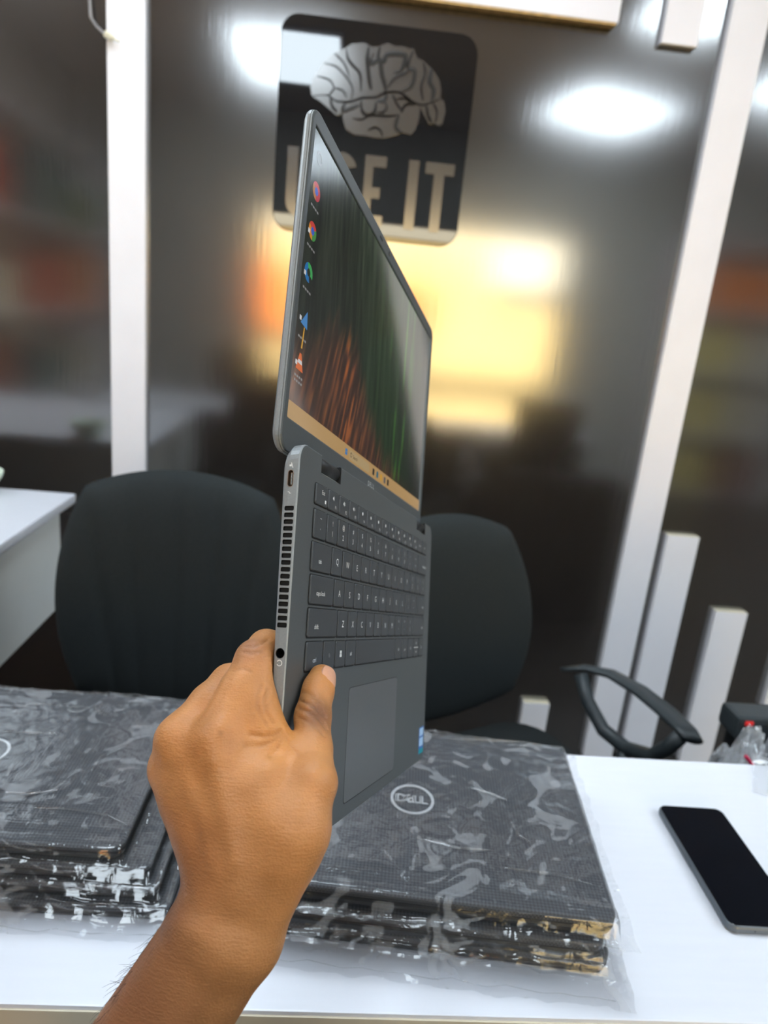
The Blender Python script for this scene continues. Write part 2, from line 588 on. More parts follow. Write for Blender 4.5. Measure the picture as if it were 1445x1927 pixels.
BRAIN_OUT = [(95, 520), (110, 450), (150, 390), (200, 300), (300, 205), (400, 150), (450, 115), (560, 100), (630, 135), (700, 125), (770, 90), (830, 120),
             (905, 115), (960, 135), (1000, 130), (1035, 215), (1090, 235), (1150, 285), (1200, 335), (1245, 400), (1270, 490), (1265, 570), (1305, 600),
             (1322, 690), (1300, 800), (1265, 825), (1215, 800), (1180, 815), (1130, 740), (1090, 660), (1085, 760), (1060, 870), (1020, 920), (930, 900), (880, 930),
             (780, 962), (690, 960), (600, 945), (500, 940), (420, 890), (395, 800), (390, 740), (340, 770), (290, 730), (240, 690), (180, 640), (110, 600)]
SULCI = [[(110, 600), (250, 590), (330, 640), (460, 640), (560, 600), (680, 590), (770, 545), (900, 540), (1020, 620), (1120, 640), (1260, 580)],
         [(400, 160), (420, 260), (480, 330), (530, 390), (545, 540)], [(600, 130), (590, 240), (600, 330), (620, 460), (640, 520)],
         [(650, 190), (620, 290), (700, 250), (730, 380), (760, 470), (770, 540)], [(700, 130), (690, 230), (740, 260), (770, 200), (900, 190), (930, 230), (900, 330), (840, 360)],
         [(930, 240), (950, 330), (840, 400), (780, 500)], [(1000, 150), (960, 300), (1020, 330), (1000, 470), (900, 530)], [(1090, 250), (1110, 350), (1080, 470), (1110, 600)],
         [(1170, 300), (1160, 420), (1200, 500), (1190, 600)], [(210, 300), (320, 330), (420, 430), (470, 520), (460, 620)], [(150, 420), (260, 450), (300, 520), (250, 590)],
         [(300, 520), (380, 540), (420, 600)], [(270, 600), (290, 690), (340, 740)], [(420, 640), (390, 720), (470, 690), (540, 660)],
         [(550, 620), (560, 720), (620, 760), (680, 720), (690, 620)], [(690, 720), (750, 730), (790, 680), (760, 600)], [(480, 790), (560, 800), (640, 760), (790, 760), (900, 740)],
         [(900, 740), (880, 850), (930, 900)], [(920, 720), (960, 650), (1040, 640)], [(620, 900), (690, 870), (740, 900), (760, 950)], [(860, 600), (950, 590), (1000, 640)],
         [(1140, 640), (1160, 740), (1200, 800)], [(1200, 620), (1240, 700), (1230, 800)], [(830, 560), (870, 640), (920, 700)], [(300, 210), (390, 300), (440, 420)], [(770, 545), (760, 600), (700, 620)]]
bo = [brain_pt(*p) for p in BRAIN_OUT]
MB().loops([[(x, -0.0122, z) for x, z in reversed(bo)], [(x, -0.0150, z) for x, z in reversed(bo)]]).build('brain_relief', M_BRUSHED, e)
b = MB()
for s in SULCI:
    pts = [brain_pt(*p) for p in s]
    fine = []
    for i in range(len(pts) - 1):                       # Catmull-Rom smoothing
        p0, p1, p2, p3 = pts[max(i - 1, 0)], pts[i], pts[i + 1], pts[min(i + 2, len(pts) - 1)]
        for k in range(4):
            t = k / 4.0
            fine.append(tuple(0.5 * (2 * p1[q] + (p2[q] - p0[q]) * t + (2 * p0[q] - 5 * p1[q] + 4 * p2[q] - p3[q]) * t * t + (3 * p1[q] - p0[q] - 3 * p2[q] + p3[q]) * t ** 3) for q in (0, 1)))
    fine.append(pts[-1])
    n = len(fine)
    b.tube([(p[0], -0.0152, p[1]) for p in fine], [0.0058 * min(1, 0.35 + 3.0 * min(i, n - 1 - i) / n) for i in range(n)], 6, (1, 0.22))
o = b.build('brain_furrows', mat('furrow_black', srgb(34, 32, 31), rough=0.45, spec=0.3), e)
# USE IT, tall condensed capitals
LZ0, LZ1 = 1.463 - 1.43, 1.632 - 1.43


def letter(name, polys):
    b = MB()
    for P in polys:
        b.loops([[(x, -0.0122, z) for x, z in reversed(P)], [(x, -0.0140, z) for x, z in reversed(P)]])
    return b.build('letter', M_BRUSHED, e)


def R4(x0, x1, z0, z1):
    return [(x0, z0), (x1, z0), (x1, z1), (x0, z1)]


H_ = LZ1 - LZ0
st = 0.028
u0, u1 = -0.190, -0.108


def arc(cx, cz, r0, r1, a0, a1, n=10):
    A = [math.radians(a0 + (a1 - a0) * k / n) for k in range(n + 1)]
    return [(cx + r1 * math.cos(a), cz + r1 * math.sin(a)) for a in A] + [(cx + r0 * math.cos(a), cz + r0 * math.sin(a)) for a in reversed(A)]


ru = (u1 - u0) / 2
letter('U', [R4(u0, u0 + st, LZ0 + ru, LZ1), R4(u1 - st, u1, LZ0 + ru, LZ1), arc((u0 + u1) / 2, LZ0 + ru, ru - st, ru, 180, 360)])
sx0, sx1 = -0.090, -0.012
rs = (sx1 - sx0) / 2
cs = (sx0 + sx1) / 2
zt, zb = LZ1 - rs, LZ0 + rs
letter('S', [arc(cs, zt, rs - st, rs, 10, 180), [(sx0, zt), (sx0 + st, zt), (sx1, zb), (sx1 - st, zb)], arc(cs, zb, rs - st, rs, 190, 360)])
ex0, ex1 = 0.010, 0.066
ea = ex0 + st * 0.8
em_ = LZ0 + H_ * 0.40
letter('E', [[(ex0, LZ0), (ex1, LZ0), (ex1, LZ0 + 0.026), (ea, LZ0 + 0.026), (ea, em_), (ex1 - 0.012, em_), (ex1 - 0.012, em_ + 0.026), (ea, em_ + 0.026), (ea, LZ1 - 0.026), (ex1, LZ1 - 0.026), (ex1, LZ1), (ex0, LZ1)]])
letter('I', [R4(0.124, 0.151, LZ0, LZ1)])
letter('T', [[(0.192, LZ0), (0.219, LZ0), (0.219, LZ1 - 0.028), (0.244, LZ1 - 0.028), (0.244, LZ1), (0.168, LZ1), (0.168, LZ1 - 0.028), (0.192, LZ1 - 0.028)]])

# ------------------------------------------------------------------ hanging cable
e = empty('cable', (-0.66, Y1, 1.8))
tag(e, 'thin grey cable with a cream connector, hanging at the top left by the white strip', 'cable')
MB().tube([(-0.030, -0.012, 0.35), (-0.021, -0.014, 0.10), (-0.018, -0.018, 0.062), (-0.002, -0.026, 0.042), (0.018, -0.032, 0.027), (0.026, -0.034, 0.024)], 0.0035, 8).build('wire', mat('cable_grey', srgb(150, 146, 146), rough=0.5, var=0.1), e, True)
MB().tube([(0.022, -0.034, 0.026), (0.034, -0.036, 0.020), (0.040, -0.037, 0.017)], [0.009, 0.0085, 0.006], 6).build('connector', mat('cream_plastic', srgb(226, 220, 196), rough=0.5, var=0.05), e)
MB().tube([(0.037, -0.037, 0.018), (0.056, -0.040, 0.012)], 0.0025, 6).build('connector_tip', mat('cream_plastic', srgb(226, 220, 196)), e)

# ------------------------------------------------------------------ the white table
TZ = 0.75
TY0, TY1, TX0, TX1 = 0.389, 0.722, -1.15, 1.22
e = empty('table', (0, 0.55, 0))
tag(e, 'long narrow white table carrying the wrapped laptops and the phone', 'table')
MB().box(TX0, TX1, TY0 - 0.55, TY1 - 0.55, TZ - 0.028, TZ, 0.0015).build('tabletop', M_TABLE, e)
MB().box(TX0, TX1, TY0 - 0.55 - 0.0015, TY0 - 0.55 + 0.0002, TZ - 0.030, TZ - 0.0035).build('edge_band', M_CREAM, e)
for x in (TX0 + 0.03, TX1 - 0.05):
    MB().box(x, x + 0.02, TY0 - 0.53, TY1 - 0.57, FZ, TZ - 0.0285).build('side_panel', M_DESK, e)
MB().box(TX0 + 0.051, TX1 - 0.051, -0.105, -0.09, 0.15, TZ - 0.0285).build('modesty_panel', M_DARK, e)

# ------------------------------------------------------------------ left desk
e = empty('desk', (-1.2, 1.3, 0))
tag(e, 'white desk corner with deep side apron at the left picture edge', 'desk')
MB().box(-0.70, 0.568, -0.45, 0.385, 0.727, 0.75, 0.006).build('desktop', M_TABLE, e)
MB().box(0.535, 0.553, -0.43, 0.318, 0.487, 0.7265, 0.001).build('side_apron', M_DESK, e)
MB().box(-0.69, 0.5345, 0.30, 0.318, 0.487, 0.7265, 0.001).build('back_apron', M_DESK, e)
for (x, y) in ((-0.66, -0.40), (-0.66, 0.22), (0.30, -0.40), (0.30, 0.22)):
    MB().box(x, x + 0.05, y, y + 0.05, FZ, 0.7265).build('leg', M_DARK, e)
e = empty('bowl', (-0.842, 1.625, 0.7505))
tag(e, 'small pale plastic bowl at the left picture edge on the white desk', 'bowl')
MB().lathe([(0.030, 0), (0.034, 0.002), (0.060, 0.040), (0.063, 0.052), (0.060, 0.052), (0.056, 0.040), (0.030, 0.004)], 28).build('shell', mat('pale_green_plastic', srgb(226, 238, 220), rough=0.35, var=0.03), e, True)
MB().lathe([(0.032, 0.0), (0.031, -0.0004)], 20).build('foot_ring', mat('pale_green_plastic', srgb(226, 238, 220)), e)


# ------------------------------------------------------------------ office chairs
def backrest_grid(w, h, taper, thick, seams, n=44):
    """Padded backrest: rounded outline, dished front (towards -y), sewn grooves."""
    b = MB()

    def outline(a, c):
        # square to rounded rectangle
        k = 0.34
        x = a * math.sqrt(1 - k * c * c)
        z = c * math.sqrt(1 - k * a * a * 0.9)
        t = (z + 1) / 2
        ww = w * (1 - taper * t * t)
        return x * ww, z * h
    sides = []
    for side in (-1, 1):
        G = []
        for j in range(n + 1):
            for i in range(n + 1):
                a = -1 + 2 * i / n; c = -1 + 2 * j / n
                x, z = outline(a, c)
                m = max(abs(a), abs(c))
                th = thick * math.sqrt(max(0.0, 1 - m ** 6))
                g = 0.0
                if seams and side == -1:
                    for fx in seams:
                        g += 0.0060 * math.exp(-(((x - fx(c)) / 0.0055) ** 2)) * (1 - m ** 4)
                y = side * th + 0.10 * (x * x) * -1.0 * (-1) * -1.0 * 2.0 + 0.05 * (c * c) * h + (g if side == -1 else 0)
                G.append((x, y, z + h))
        sides.append(G)
    N = n + 1
    for s, G in enumerate(sides):
        f = []
        for j in range(n):
            for i in range(n):
                q = (j * N + i, j * N + i + 1, (j + 1) * N + i + 1, (j + 1) * N + i)
                f.append(q if s == 0 else q[::-1])
        b.add(G, f)
    return b


def office_chair(x, y, rz, w, h, zb, taper, seams, label, pad=None, loop=None):
    e = empty('office_chair', (x, y, 0), rz)
    tag(e, label, 'chair', 'black office chairs')
    o = backrest_grid(w, h, taper, 0.032, seams).build('backrest', M_FABRIC, e, True, Matrix.Translation((0, 0.0, zb)) @ Matrix.Rotation(-0.10, 4, 'X'))
    # seat cushion
    b = MB()
    rings = []
    for k in range(9):
        t = k / 8.0
        s = math.sqrt(max(0, 1 - (2 * t - 1) ** 4)) if 0 < t < 1 else 0.55
        s = 0.90 + 0.10 * s
        rings.append([(p[0] * s, p[1] * s - 0.20, 0.405 + 0.075 * t) for p in rrect(-0.225, 0.225, -0.18, 0.18, 0.09, 6)])
    b.loops(rings).build('seat', M_FABRIC, e, True)
    MB().tube([(0, -0.20, 0.395), (0, -0.02, 0.385), (0, 0.055, 0.42), (0, 0.062, zb + h * 0.75)], 0.028, 8, (1, 0.35)).build('back_support', M_PLASTIC, e, True)
    if pad:
        inv = Matrix.Rotation(-rz, 4, 'Z') @ Matrix.Translation((-x, -y, 0))
        lp = [inv @ Vector(p) for p in pad]
        ll = [inv @ Vector(p) for p in loop]
        for s in (1, -1):
            a = MB().tube([(p.x * s, p.y, p.z) for p in lp], [0.010, 0.017, 0.022, 0.025, 0.026, 0.024, 0.018], 14, (1, 0.40)).build('armrest', M_PLASTIC, e, True)
            MB().tube([(p.x * s, p.y, p.z) for p in ll], 0.0135, 10).build('arm_loop', M_PLASTIC, a, True)
            q = ll[len(ll) // 2]
            MB().tube([(q.x * s, q.y, q.z - 0.006), (q.x * s * 0.92, q.y - 0.01, q.z - 0.07), (q.x * s * 0.72, q.y - 0.02, 0.404), (q.x * s * 0.4, q.y - 0.02, 0.398)], 0.013, 8).build('arm_bracket', M_PLASTIC, a, True)
    MB().lathe([(0.028, 0.10 + FZ), (0.028, 0.25), (0.018, 0.25), (0.018, 0.396)], 16, (0, -0.19, 0)).build('gas_column', M_DARK, e)
    for k in range(5):
        an = 2 * PI * k / 5 + 0.3
        c, s = math.cos(an), math.sin(an)
        L = MB().tube([(0.02 * c, 0.02 * s - 0.19, 0.115 + FZ), (0.13 * c, 0.13 * s - 0.19, 0.10 + FZ), (0.22 * c, 0.22 * s - 0.19, 0.075 + FZ)], [0.026, 0.022, 0.016], 8).build('base_leg', M_PLASTIC, e, True)
        MB().tube([(0.22 * c - 0.02 * s, 0.22 * s + 0.02 * c - 0.19, 0.031 + FZ), (0.22 * c + 0.02 * s, 0.22 * s - 0.02 * c - 0.19, 0.031 + FZ)], 0.03, 12).build('caster', M_DARK, L, True)
    return e


SEAMS = [lambda c: 0.006, lambda c: -0.062 - 0.010 * c, lambda c: 0.068 + 0.010 * c,
         lambda c: -0.150 + 0.065 * (1 - c) * 0.5 + 0.0 * c, lambda c: 0.155 - 0.065 * (1 - c) * 0.5]
chair_a = office_chair(-0.264, 1.13, 0.02, 0.207, 0.222, 0.512, 0.06, SEAMS, 'black fabric office chair on the left, with sewn seams down its back')
PAD = [(0.470, 1.215, 0.604), (0.514, 1.210, 0.613), (0.558, 1.185, 0.617), (0.594, 1.130, 0.615), (0.614, 1.060, 0.615), (0.619, 1.005, 0.618), (0.617, 0.970, 0.620)]
LOOP = [(0.505, 1.200, 0.605), (0.516, 1.170, 0.563), (0.539, 1.130, 0.528), (0.565, 1.080, 0.524), (0.588, 1.030, 0.545), (0.598, 1.005, 0.580), (0.607, 0.990, 0.614)]
chair_b = office_chair(0.222, 1.175, 0.45, 0.228, 0.205, 0.495, 0.24, None, 'smooth black office chair on the right, with a curved looped armrest', PAD, LOOP)
chair_c = copy_tree(chair_a)  # stand-in for a dark seated figure in the mirror image
chair_c.location = (-0.72, -0.75, 0)
chair_c.rotation_euler = (0, 0, PI + 0.3)
tag(chair_c, 'black office chair put in for a dark seated figure mirrored above the left chair', 'chair', 'black office chairs')

# ------------------------------------------------------------------ shelving and goods mirrored in the wall
def shelf_unit(name, x, y, rz, w, d, h, levels, label):
    e = empty(name, (x, y, FZ), rz)
    tag(e, label, 'shelf')
    for s in (0, 1):
        xx = -w / 2 if s == 0 else w / 2 - 0.02
        MB().box(xx, xx + 0.02, -d / 2, d / 2, 0, h).build('upright', M_WHITE, e)
    for k in range(levels):
        z = 0.08 + (h - 0.1) * k / (levels - 1)
        MB().box(-w / 2 + 0.0205, w / 2 - 0.0205, -d / 2, d / 2, z - 0.02, z).build('shelf_board', M_WHITE, e)
    return e


shelf_unit('shelf_unit', X0 + 0.19, -0.45, PI / 2, 3.3, 0.34, 2.3, 5, 'white shelf unit along the left wall, mirrored left of the white strip')
shelf_unit('shelf_unit', 3.35, Y0 + 0.24, 0, 1.1, 0.36, 2.2, 5, 'white shelf unit mirrored right of the tall white strip')
BOXC = [(178, 70, 52), (214, 140, 90), (46, 92, 96), (70, 74, 84), (200, 190, 170), (40, 60, 110), (120, 60, 50), (90, 120, 70), (225, 205, 120)]
words = ['red', 'tan', 'teal', 'slate', 'cream', 'navy', 'brown', 'green', 'yellow']
LEVEL = ['bottom', 'second', 'third', 'fourth']
PLACE = ['nearest the entrance', 'second from the entrance', 'third from the entrance', 'nearest the dark wall']
ORDER = [[3, 5, 0, 7], [4, 2, 6, 5], [1, 0, 4, 3], [7, 2, 0, 1]]
for lv in range(4):
    z = FZ + 0.08 + 2.2 * lv / 4.0
    for q in range(4):
        w = 0.42 + 0.2 * random.random()
        hh = 0.26 + 0.16 * random.random()
        ci = ORDER[lv][q]
        m = mat('carton_' + words[ci], srgb(*BOXC[ci]), rough=0.6, var=0.12, vscale=12)
        e = empty('carton', (X0 + 0.2, -1.65 + 0.76 * q, z + 0.0005))
        tag(e, '%s carton on the %s board of the left shelf unit, %s' % (words[ci], LEVEL[lv], PLACE[q]), 'box', 'cartons on the long left shelves')
        MB().box(-0.13, 0.13, -w / 2, w / 2, 0, hh, 0.004).build('carton_body', m, e)
for lv, cols in ((0, [8, 6]), (1, [8, 4]), (2, [8, 4]), (3, [1, 0])):
    z = FZ + 0.08 + 2.1 * lv / 4.0
    for q, ci in enumerate(cols):
        wd = 'orange' if lv == 3 else words[ci]
        m = M_ORANGE if lv == 3 else mat('carton_%s' % words[ci], srgb(*BOXC[ci]), rough=0.6, var=0.12, vscale=12)
        e = empty('carton', (3.12 + 0.44 * q, Y0 + 0.24, z + 0.0005))
        tag(e, '%s carton on the %s board of the right shelf unit, %s side' % (wd, LEVEL[lv], ('left', 'right')[q]), 'box', 'cartons on the right shelves')
        MB().box(-0.19, 0.19, -0.15, 0.15, 0, 0.36, 0.004).build('carton_body', m, e)

# ------------------------------------------------------------------ right background: low cabinet, machine, bags
e = empty('cabinet', (0.92, 0.85, 0))
tag(e, 'dark low cabinet behind the table at the right, under the clear bags', 'cabinet')
MB().box(-0.352, 0.40, -0.08, 0.085, FZ, 0.60, 0.003).build('body', M_DARK, e)
for q in (0, 1):
    dd = MB().box(-0.345 + 0.375 * q, 0.01 + 0.38 * q, -0.096, -0.0805, FZ + 0.02, 0.585, 0.002).build('door', M_DARK, e)
    MB().box(-0.02 + 0.06 * q, -0.01 + 0.06 * q, -0.104, -0.0965, 0.28, 0.42).build('handle', M_STEEL, dd)
e = empty('label_printer', (0.82, 0.905, 0.6005))
tag(e, 'black machine with a red button behind the clear bags at the right edge', 'printer')
MB().box(-0.180, -0.065, -0.012, 0.028, 0.0, 0.080, 0.006).build('body', M_DARK, e)
MB().box(-0.197, -0.055, -0.022, 0.028, 0.0805, 0.116, 0.008).build('lid', M_PLASTIC, e)
MB().box(-0.186, -0.174, -0.025, -0.0221, 0.106, 0.113, 0.001).build('red_button', mat('red_plastic', srgb(214, 50, 48), rough=0.4, emit=srgb(214, 40, 40), estr=0.25), e)
MB().box(-0.148, -0.075, -0.025, -0.0221, 0.105, 0.113, 0.001).build('yellow_tag', mat('yellow_plastic', srgb(220, 196, 96), rough=0.5, var=0.05), e)


e = empty('monitor', (0.93, 0.885, 0.6005))
tag(e, 'black monitor on the low cabinet, mirrored darkly right of the open laptop', 'monitor')
MB().box(-0.10, 0.10, -0.04, 0.04, 0.0, 0.008, 0.002).build('foot', M_DARK, e)
MB().box(-0.02, 0.02, 0.012, 0.022, 0.0085, 0.16).build('neck', M_DARK, e)
MB().box(-0.155, 0.155, -0.014, 0.010, 0.10, 0.325, 0.004).build('screen_case', M_DARK, e)
MB().box(-0.148, 0.148, -0.0155, -0.0142, 0.112, 0.318).build('display', M_GLOSSBLACK, e)


def crumple(name, mtl, parent, w, d, h, seed, matrix):
    n = 34

    def fn(u, v):
        x = (u - 0.5) * w; y = (v - 0.5) * d
        m = max(abs(2 * u - 1), abs(2 * v - 1))
        k = max(0.0, 1 - m ** 3)
        a = np.array([u * 5 + seed]); c = np.array([v * 5 + seed * 0.7])
        r = float(ridged(a, c, seed)[0]) * 0.6 + float(ridged(a * 2.3, c * 2.1, seed + 3)[0]) * 0.4
        return (x + 0.012 * (r - 0.5), y, h * k * (0.35 + 0.65 * r) + 0.0006 + 0.004 * r * (1 - k))
    return MB().grid(fn, n, n).build(name, mtl, parent, True, matrix)


for (x, y, z, w, d, h, sd, rz, lb) in ((0.702, 0.830, 0.6005, 0.125, 0.085, 0.185, 3, 0.05, 'crumpled clear bag lying nearest the black machine'),
                                        (0.600, 0.825, 0.6005, 0.066, 0.085, 0.145, 8, 0.0, 'crumpled clear zip bag with a red seal behind the table edge')):
    e = empty('plastic_bag', (x, y, z), rz)
    tag(e, lb, 'bag', 'loose clear bags at the right')
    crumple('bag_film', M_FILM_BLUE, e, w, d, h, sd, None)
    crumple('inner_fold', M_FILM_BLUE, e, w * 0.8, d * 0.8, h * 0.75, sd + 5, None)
    if sd == 8:
        MB().tube([(-0.016, -0.030, 0.112), (0.004, -0.036, 0.092), (0.022, -0.040, 0.068)], 0.0026, 6).build('red_seal', mat('pink_red_plastic', srgb(214, 40, 84), rough=0.4, var=0.05), e)
e = empty('plastic_sheet', (0.600, 0.665, TZ))
tag(e, 'thin bluish plastic sleeve on the right end of the white table', 'bag')
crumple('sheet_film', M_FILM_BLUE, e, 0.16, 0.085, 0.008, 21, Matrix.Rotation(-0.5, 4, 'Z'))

# ------------------------------------------------------------------ phone
a_ph = math.atan2(0.470 - 0.623, 0.377 - 0.370) + PI / 2
e = empty('phone', (0.4105, 0.5475, TZ + 0.0003), -0.02)
tag(e, 'black smartphone lying face up on the white table', 'phone')


def ring_stack(mb, x0, x1, y0, y1, r, prof, n=6):
    mb.loops([rrect(x0 + i, x1 - i, y0 + i, y1 - i, max(r - i, 0.0005), n, z) for i, z in prof])
    return mb


ring_stack(MB(), -0.036, 0.036, -0.079, 0.079, 0.009, [(0.0022, 0), (0.0007, 0.0010), (0, 0.0028), (0, 0.0060), (0.0006, 0.0076), (0.0012, 0.0080)]).build('frame', mat('phone_frame', srgb(104, 110, 116), rough=0.38, metal=0.5, var=0.04), e)
ring_stack(MB(), -0.0346, 0.0346, -0.0776, 0.0776, 0.008, [(0.0, 0.0081), (0.0004, 0.0085)]).build('glass', mat('phone_glass', srgb(17, 19, 25), rough=0.08, ior=1.4, var=0.1, vscale=30), e)
b = MB()
for s in (-1, 1):
    b.tube([(s * 0.012, -0.0791, 0.0045), (s * 0.012, -0.0787, 0.0045)], 0.0008, 8)
b.build('speaker_holes', M_BLACK, e)
MB().box(-0.0366, -0.0359, -0.005, 0.020, 0.003, 0.0055, 0.0002).build('side_button', MATS['phone_frame'], e)


# ------------------------------------------------------------------ wrapped laptops on the table
def logo(parent, cx, cy, z, R):
    """Silver ring with the slanted-E word inside, lying on a lid."""
    b = MB()
    n = 48
    for k in range(n):
        a0, a1 = 2 * PI * k / n, 2 * PI * (k + 1) / n
        q = [(cx + r * math.cos(a), cy + r * math.sin(a)) for r, a in ((R, a0), (R, a1), (R * 0.87, a1), (R * 0.87, a0))]
        b.loops([[(p[0], p[1], z) for p in q], [(p[0], p[1], z + 0.0005) for p in q]], False, True)
    o = b.build('logo_ring', M_SILVER, parent)
    b = MB()
    for ch, dx, rot in (('D', -0.50, 0), ('E', -0.14, 0.62), ('L', 0.20, 0), ('L', 0.52, 0)):
        v, f = text_geo(ch, R * 0.72)
        c, s = math.cos(rot), math.sin(rot)
        bold = [(0, 0), (0.05, 0), (-0.05, 0), (0, 0.03)]
        for kx, ky in bold:
            b.add([(cx + dx * R + (q[0] * c - q[1] * s) * 1.05 + kx * R, cy + q[0] * s + q[1] * c + ky * R, z + 0.0004 + 0.00002 * (kx + 1)) for q in v], f)
    b.build('logo_letters', M_SILVER, o)


def wrapped_laptop(x, y, z, rz, W, D, H, with_logo, label, group):
    """x, y: middle of the lid; z: underside."""
    e = empty('laptop', (x, y, z), rz)
    tag(e, label, 'laptop', group)
    hb = H * 0.56
    ring_stack(MB(), -W / 2, W / 2, -D / 2, D / 2, 0.012, [(0.006, 0), (0.0015, hb * 0.35), (0, hb * 0.8), (0.0012, hb)]).build('base', M_LAPSIDE, e)
    ring_stack(MB(), -W / 2, W / 2, -D / 2, D / 2, 0.012, [(0.0015, hb + 0.0005), (0, hb + 0.0018), (0, H * 0.90), (0.0012, H - 0.0004), (0.003, H)]).build('lid', M_LAPTOP, e)
    for s in (-1, 1):
        MB().tube([(s * W * 0.33 - 0.02, D / 2 - 0.002, hb), (s * W * 0.33 + 0.02, D / 2 - 0.002, hb)], 0.0038, 8).build('hinge', M_DARK, e, True)
    if with_logo:
        logo(e, 0.0, 0.0, H + 0.0002, 0.0205)
    return e


def sleeve(x, y, z, rz, W, D, H, mx0, mx1, my0, my1, amp, seed, step, label, group):
    """Clear bag around a laptop: film over the lid, falling to loose crumpled margins."""
    e = empty('plastic_sleeve', (x, y, z), rz)
    tag(e, label, 'plastic bag', group)
    xa = np.arange(-W / 2 - mx0, W / 2 + mx1 + step / 2, step)
    ya = np.arange(-D / 2 - my0, D / 2 + my1 + step / 2, step)
    Xg, Yg = np.meshgrid(xa, ya)
    dx = np.maximum(np.abs(Xg) - W / 2, 0); dy = np.maximum(np.abs(Yg) - D / 2, 0)
    dist = np.hypot(dx, dy)
    inner = np.minimum(W / 2 - np.abs(Xg), D / 2 - np.abs(Yg))
    # crumples: long creases plus finer ridges, strongest near the right hand and front rims
    wx = Xg + 0.012 * (vnoise(Xg * 30, Yg * 30, seed + 9) - 0.5)
    wy = Yg + 0.018 * (vnoise(Xg * 22, Yg * 22, seed + 4) - 0.5)
    r1 = ridged(wx * 16 + wy * 7, wy * 26 - wx * 5, seed) ** 2.2
    r2 = ridged(wx * 55 + wy * 20, wy * 60 - wx * 25, seed + 1) ** 2
    r3 = ridged(wx * 110, wy * 120, seed + 2) ** 2
    rim = np.exp(-np.maximum(inner, 0) / 0.030)
    side = np.clip((Xg / W + 0.5), 0, 1) ** 2
    env = 0.22 + 0.78 * np.clip(rim + 0.85 * side, 0, 1)
    patch = np.clip((vnoise(Xg * 9, Yg * 9, seed + 7) - 0.35) * 3, 0.12, 1)
    wr = amp * env * patch * (1.0 * r1 + 0.42 * r2 + 0.18 * r3)
    # straight draw lines along the front and back rims
    lines = ridged(Yg * 70 + 2.2 * vnoise(Xg * 5, Yg * 3, seed + 5), Xg * 2.5, seed + 6) ** 3
    wr = wr + amp * 0.55 * lines * np.exp(-np.abs(np.abs(Yg) - D / 2 + 0.012) / 0.016)
    top = H + 0.0009 + wr
    low = 0.0012 + 0.0022 * (r2 * 0.7 + r3 * 0.6) + 0.002 * r1
    t = np.clip(dist / 0.0045, 0, 1); t = t * t * (3 - 2 * t)
    fall = H * (1 - t) * 1.0
    Zg = np.where(dist > 0, np.maximum(low, (H + 0.0009 + wr) * (1 - t) + low * t), top)
    jag = 0.004 * (vnoise(Xg * 80, Yg * 80, seed + 8) - 0.5)
    v = np.stack([Xg + jag * (dist > 0.004), Yg + jag * (dist > 0.004), Zg], -1).reshape(-1, 3)
    ny, nx = Xg.shape
    idx = np.arange(ny * nx).reshape(ny, nx)
    f = np.stack([idx[:-1, :-1], idx[:-1, 1:], idx[1:, 1:], idx[1:, :-1]], -1).reshape(-1, 4)
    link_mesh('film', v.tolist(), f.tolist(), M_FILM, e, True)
    # the heat-sealed seam along the front rim
    pts = []
    for k in range(24):
        xx = -W / 2 + W * k / 23.0
        pts.append((xx, -D / 2 - my0 * 0.72 - 0.001 * math.sin(k * 1.7), 0.0030 + 0.0015 * math.sin(k * 2.3)))
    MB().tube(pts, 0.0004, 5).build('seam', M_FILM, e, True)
    return e


RL_W, RL_D = 0.325, 0.227
RX, RY = 0.0935, 0.5475
GR = 'laptops in the right hand stack'
GL = 'laptops in the left hand stack'
GB = 'clear sleeves around the stacked laptops'
FOLDS_L = [[(0.0716, -0.0749), (0.0995, -0.0736), (0.1366, -0.0789), (0.1600, -0.0908)], [(0.0105, 0.0804), (0.0404, 0.0805), (0.0739, 0.0788)],
           [(-0.0012, 0.0299), (0.0291, 0.0301), (0.0569, 0.0309)], [(0.0393, -0.0569), (0.0662, -0.057), (0.0903, -0.0496)], [(0.1045, -0.0248), (0.106, -0.0008), (0.1252, 0.0178)]]
FOLDS_R = [[(0.0308, 0.097), (0.0919, 0.0985), (0.1400, 0.1000)], [(0.1203, 0.0888), (0.1375, 0.0969), (0.1500, 0.0953)], [(0.052, 0.020), (0.075, 0.012), (0.095, 0.000)],
           [(-0.003, -0.0511), (0.0326, -0.0614), (0.0645, -0.0626)], [(0.0875, -0.0221), (0.0901, -0.0421), (0.0998, -0.0512)], [(0.0609, -0.0806), (0.1132, -0.0864), (0.1414, -0.0961)]]


def folds(e, lines, rz, H):
    """Loose folds of film standing up from the sheet."""
    c, s = math.cos(-rz), math.sin(-rz)
    for L in lines:
        b = MB()
        P = []
        for i in range(len(L) - 1):
            for k in range(4):
                t = k / 4.0
                P.append((L[i][0] * (1 - t) + L[i + 1][0] * t, L[i][1] * (1 - t) + L[i + 1][1] * t))
        P.append(L[-1])
        n = len(P) - 1
        b.tube([(p[0] * c - p[1] * s, p[0] * s + p[1] * c, H + 0.0022 + 0.0003 * math.sin(3.1 * i)) for i, p in enumerate(P)],
               [0.0015 * (0.15 + math.sin(PI * i / n)) for i in range(n + 1)], 8, (1, 0.8))
        b.build('film_fold', M_FILM, e, True)


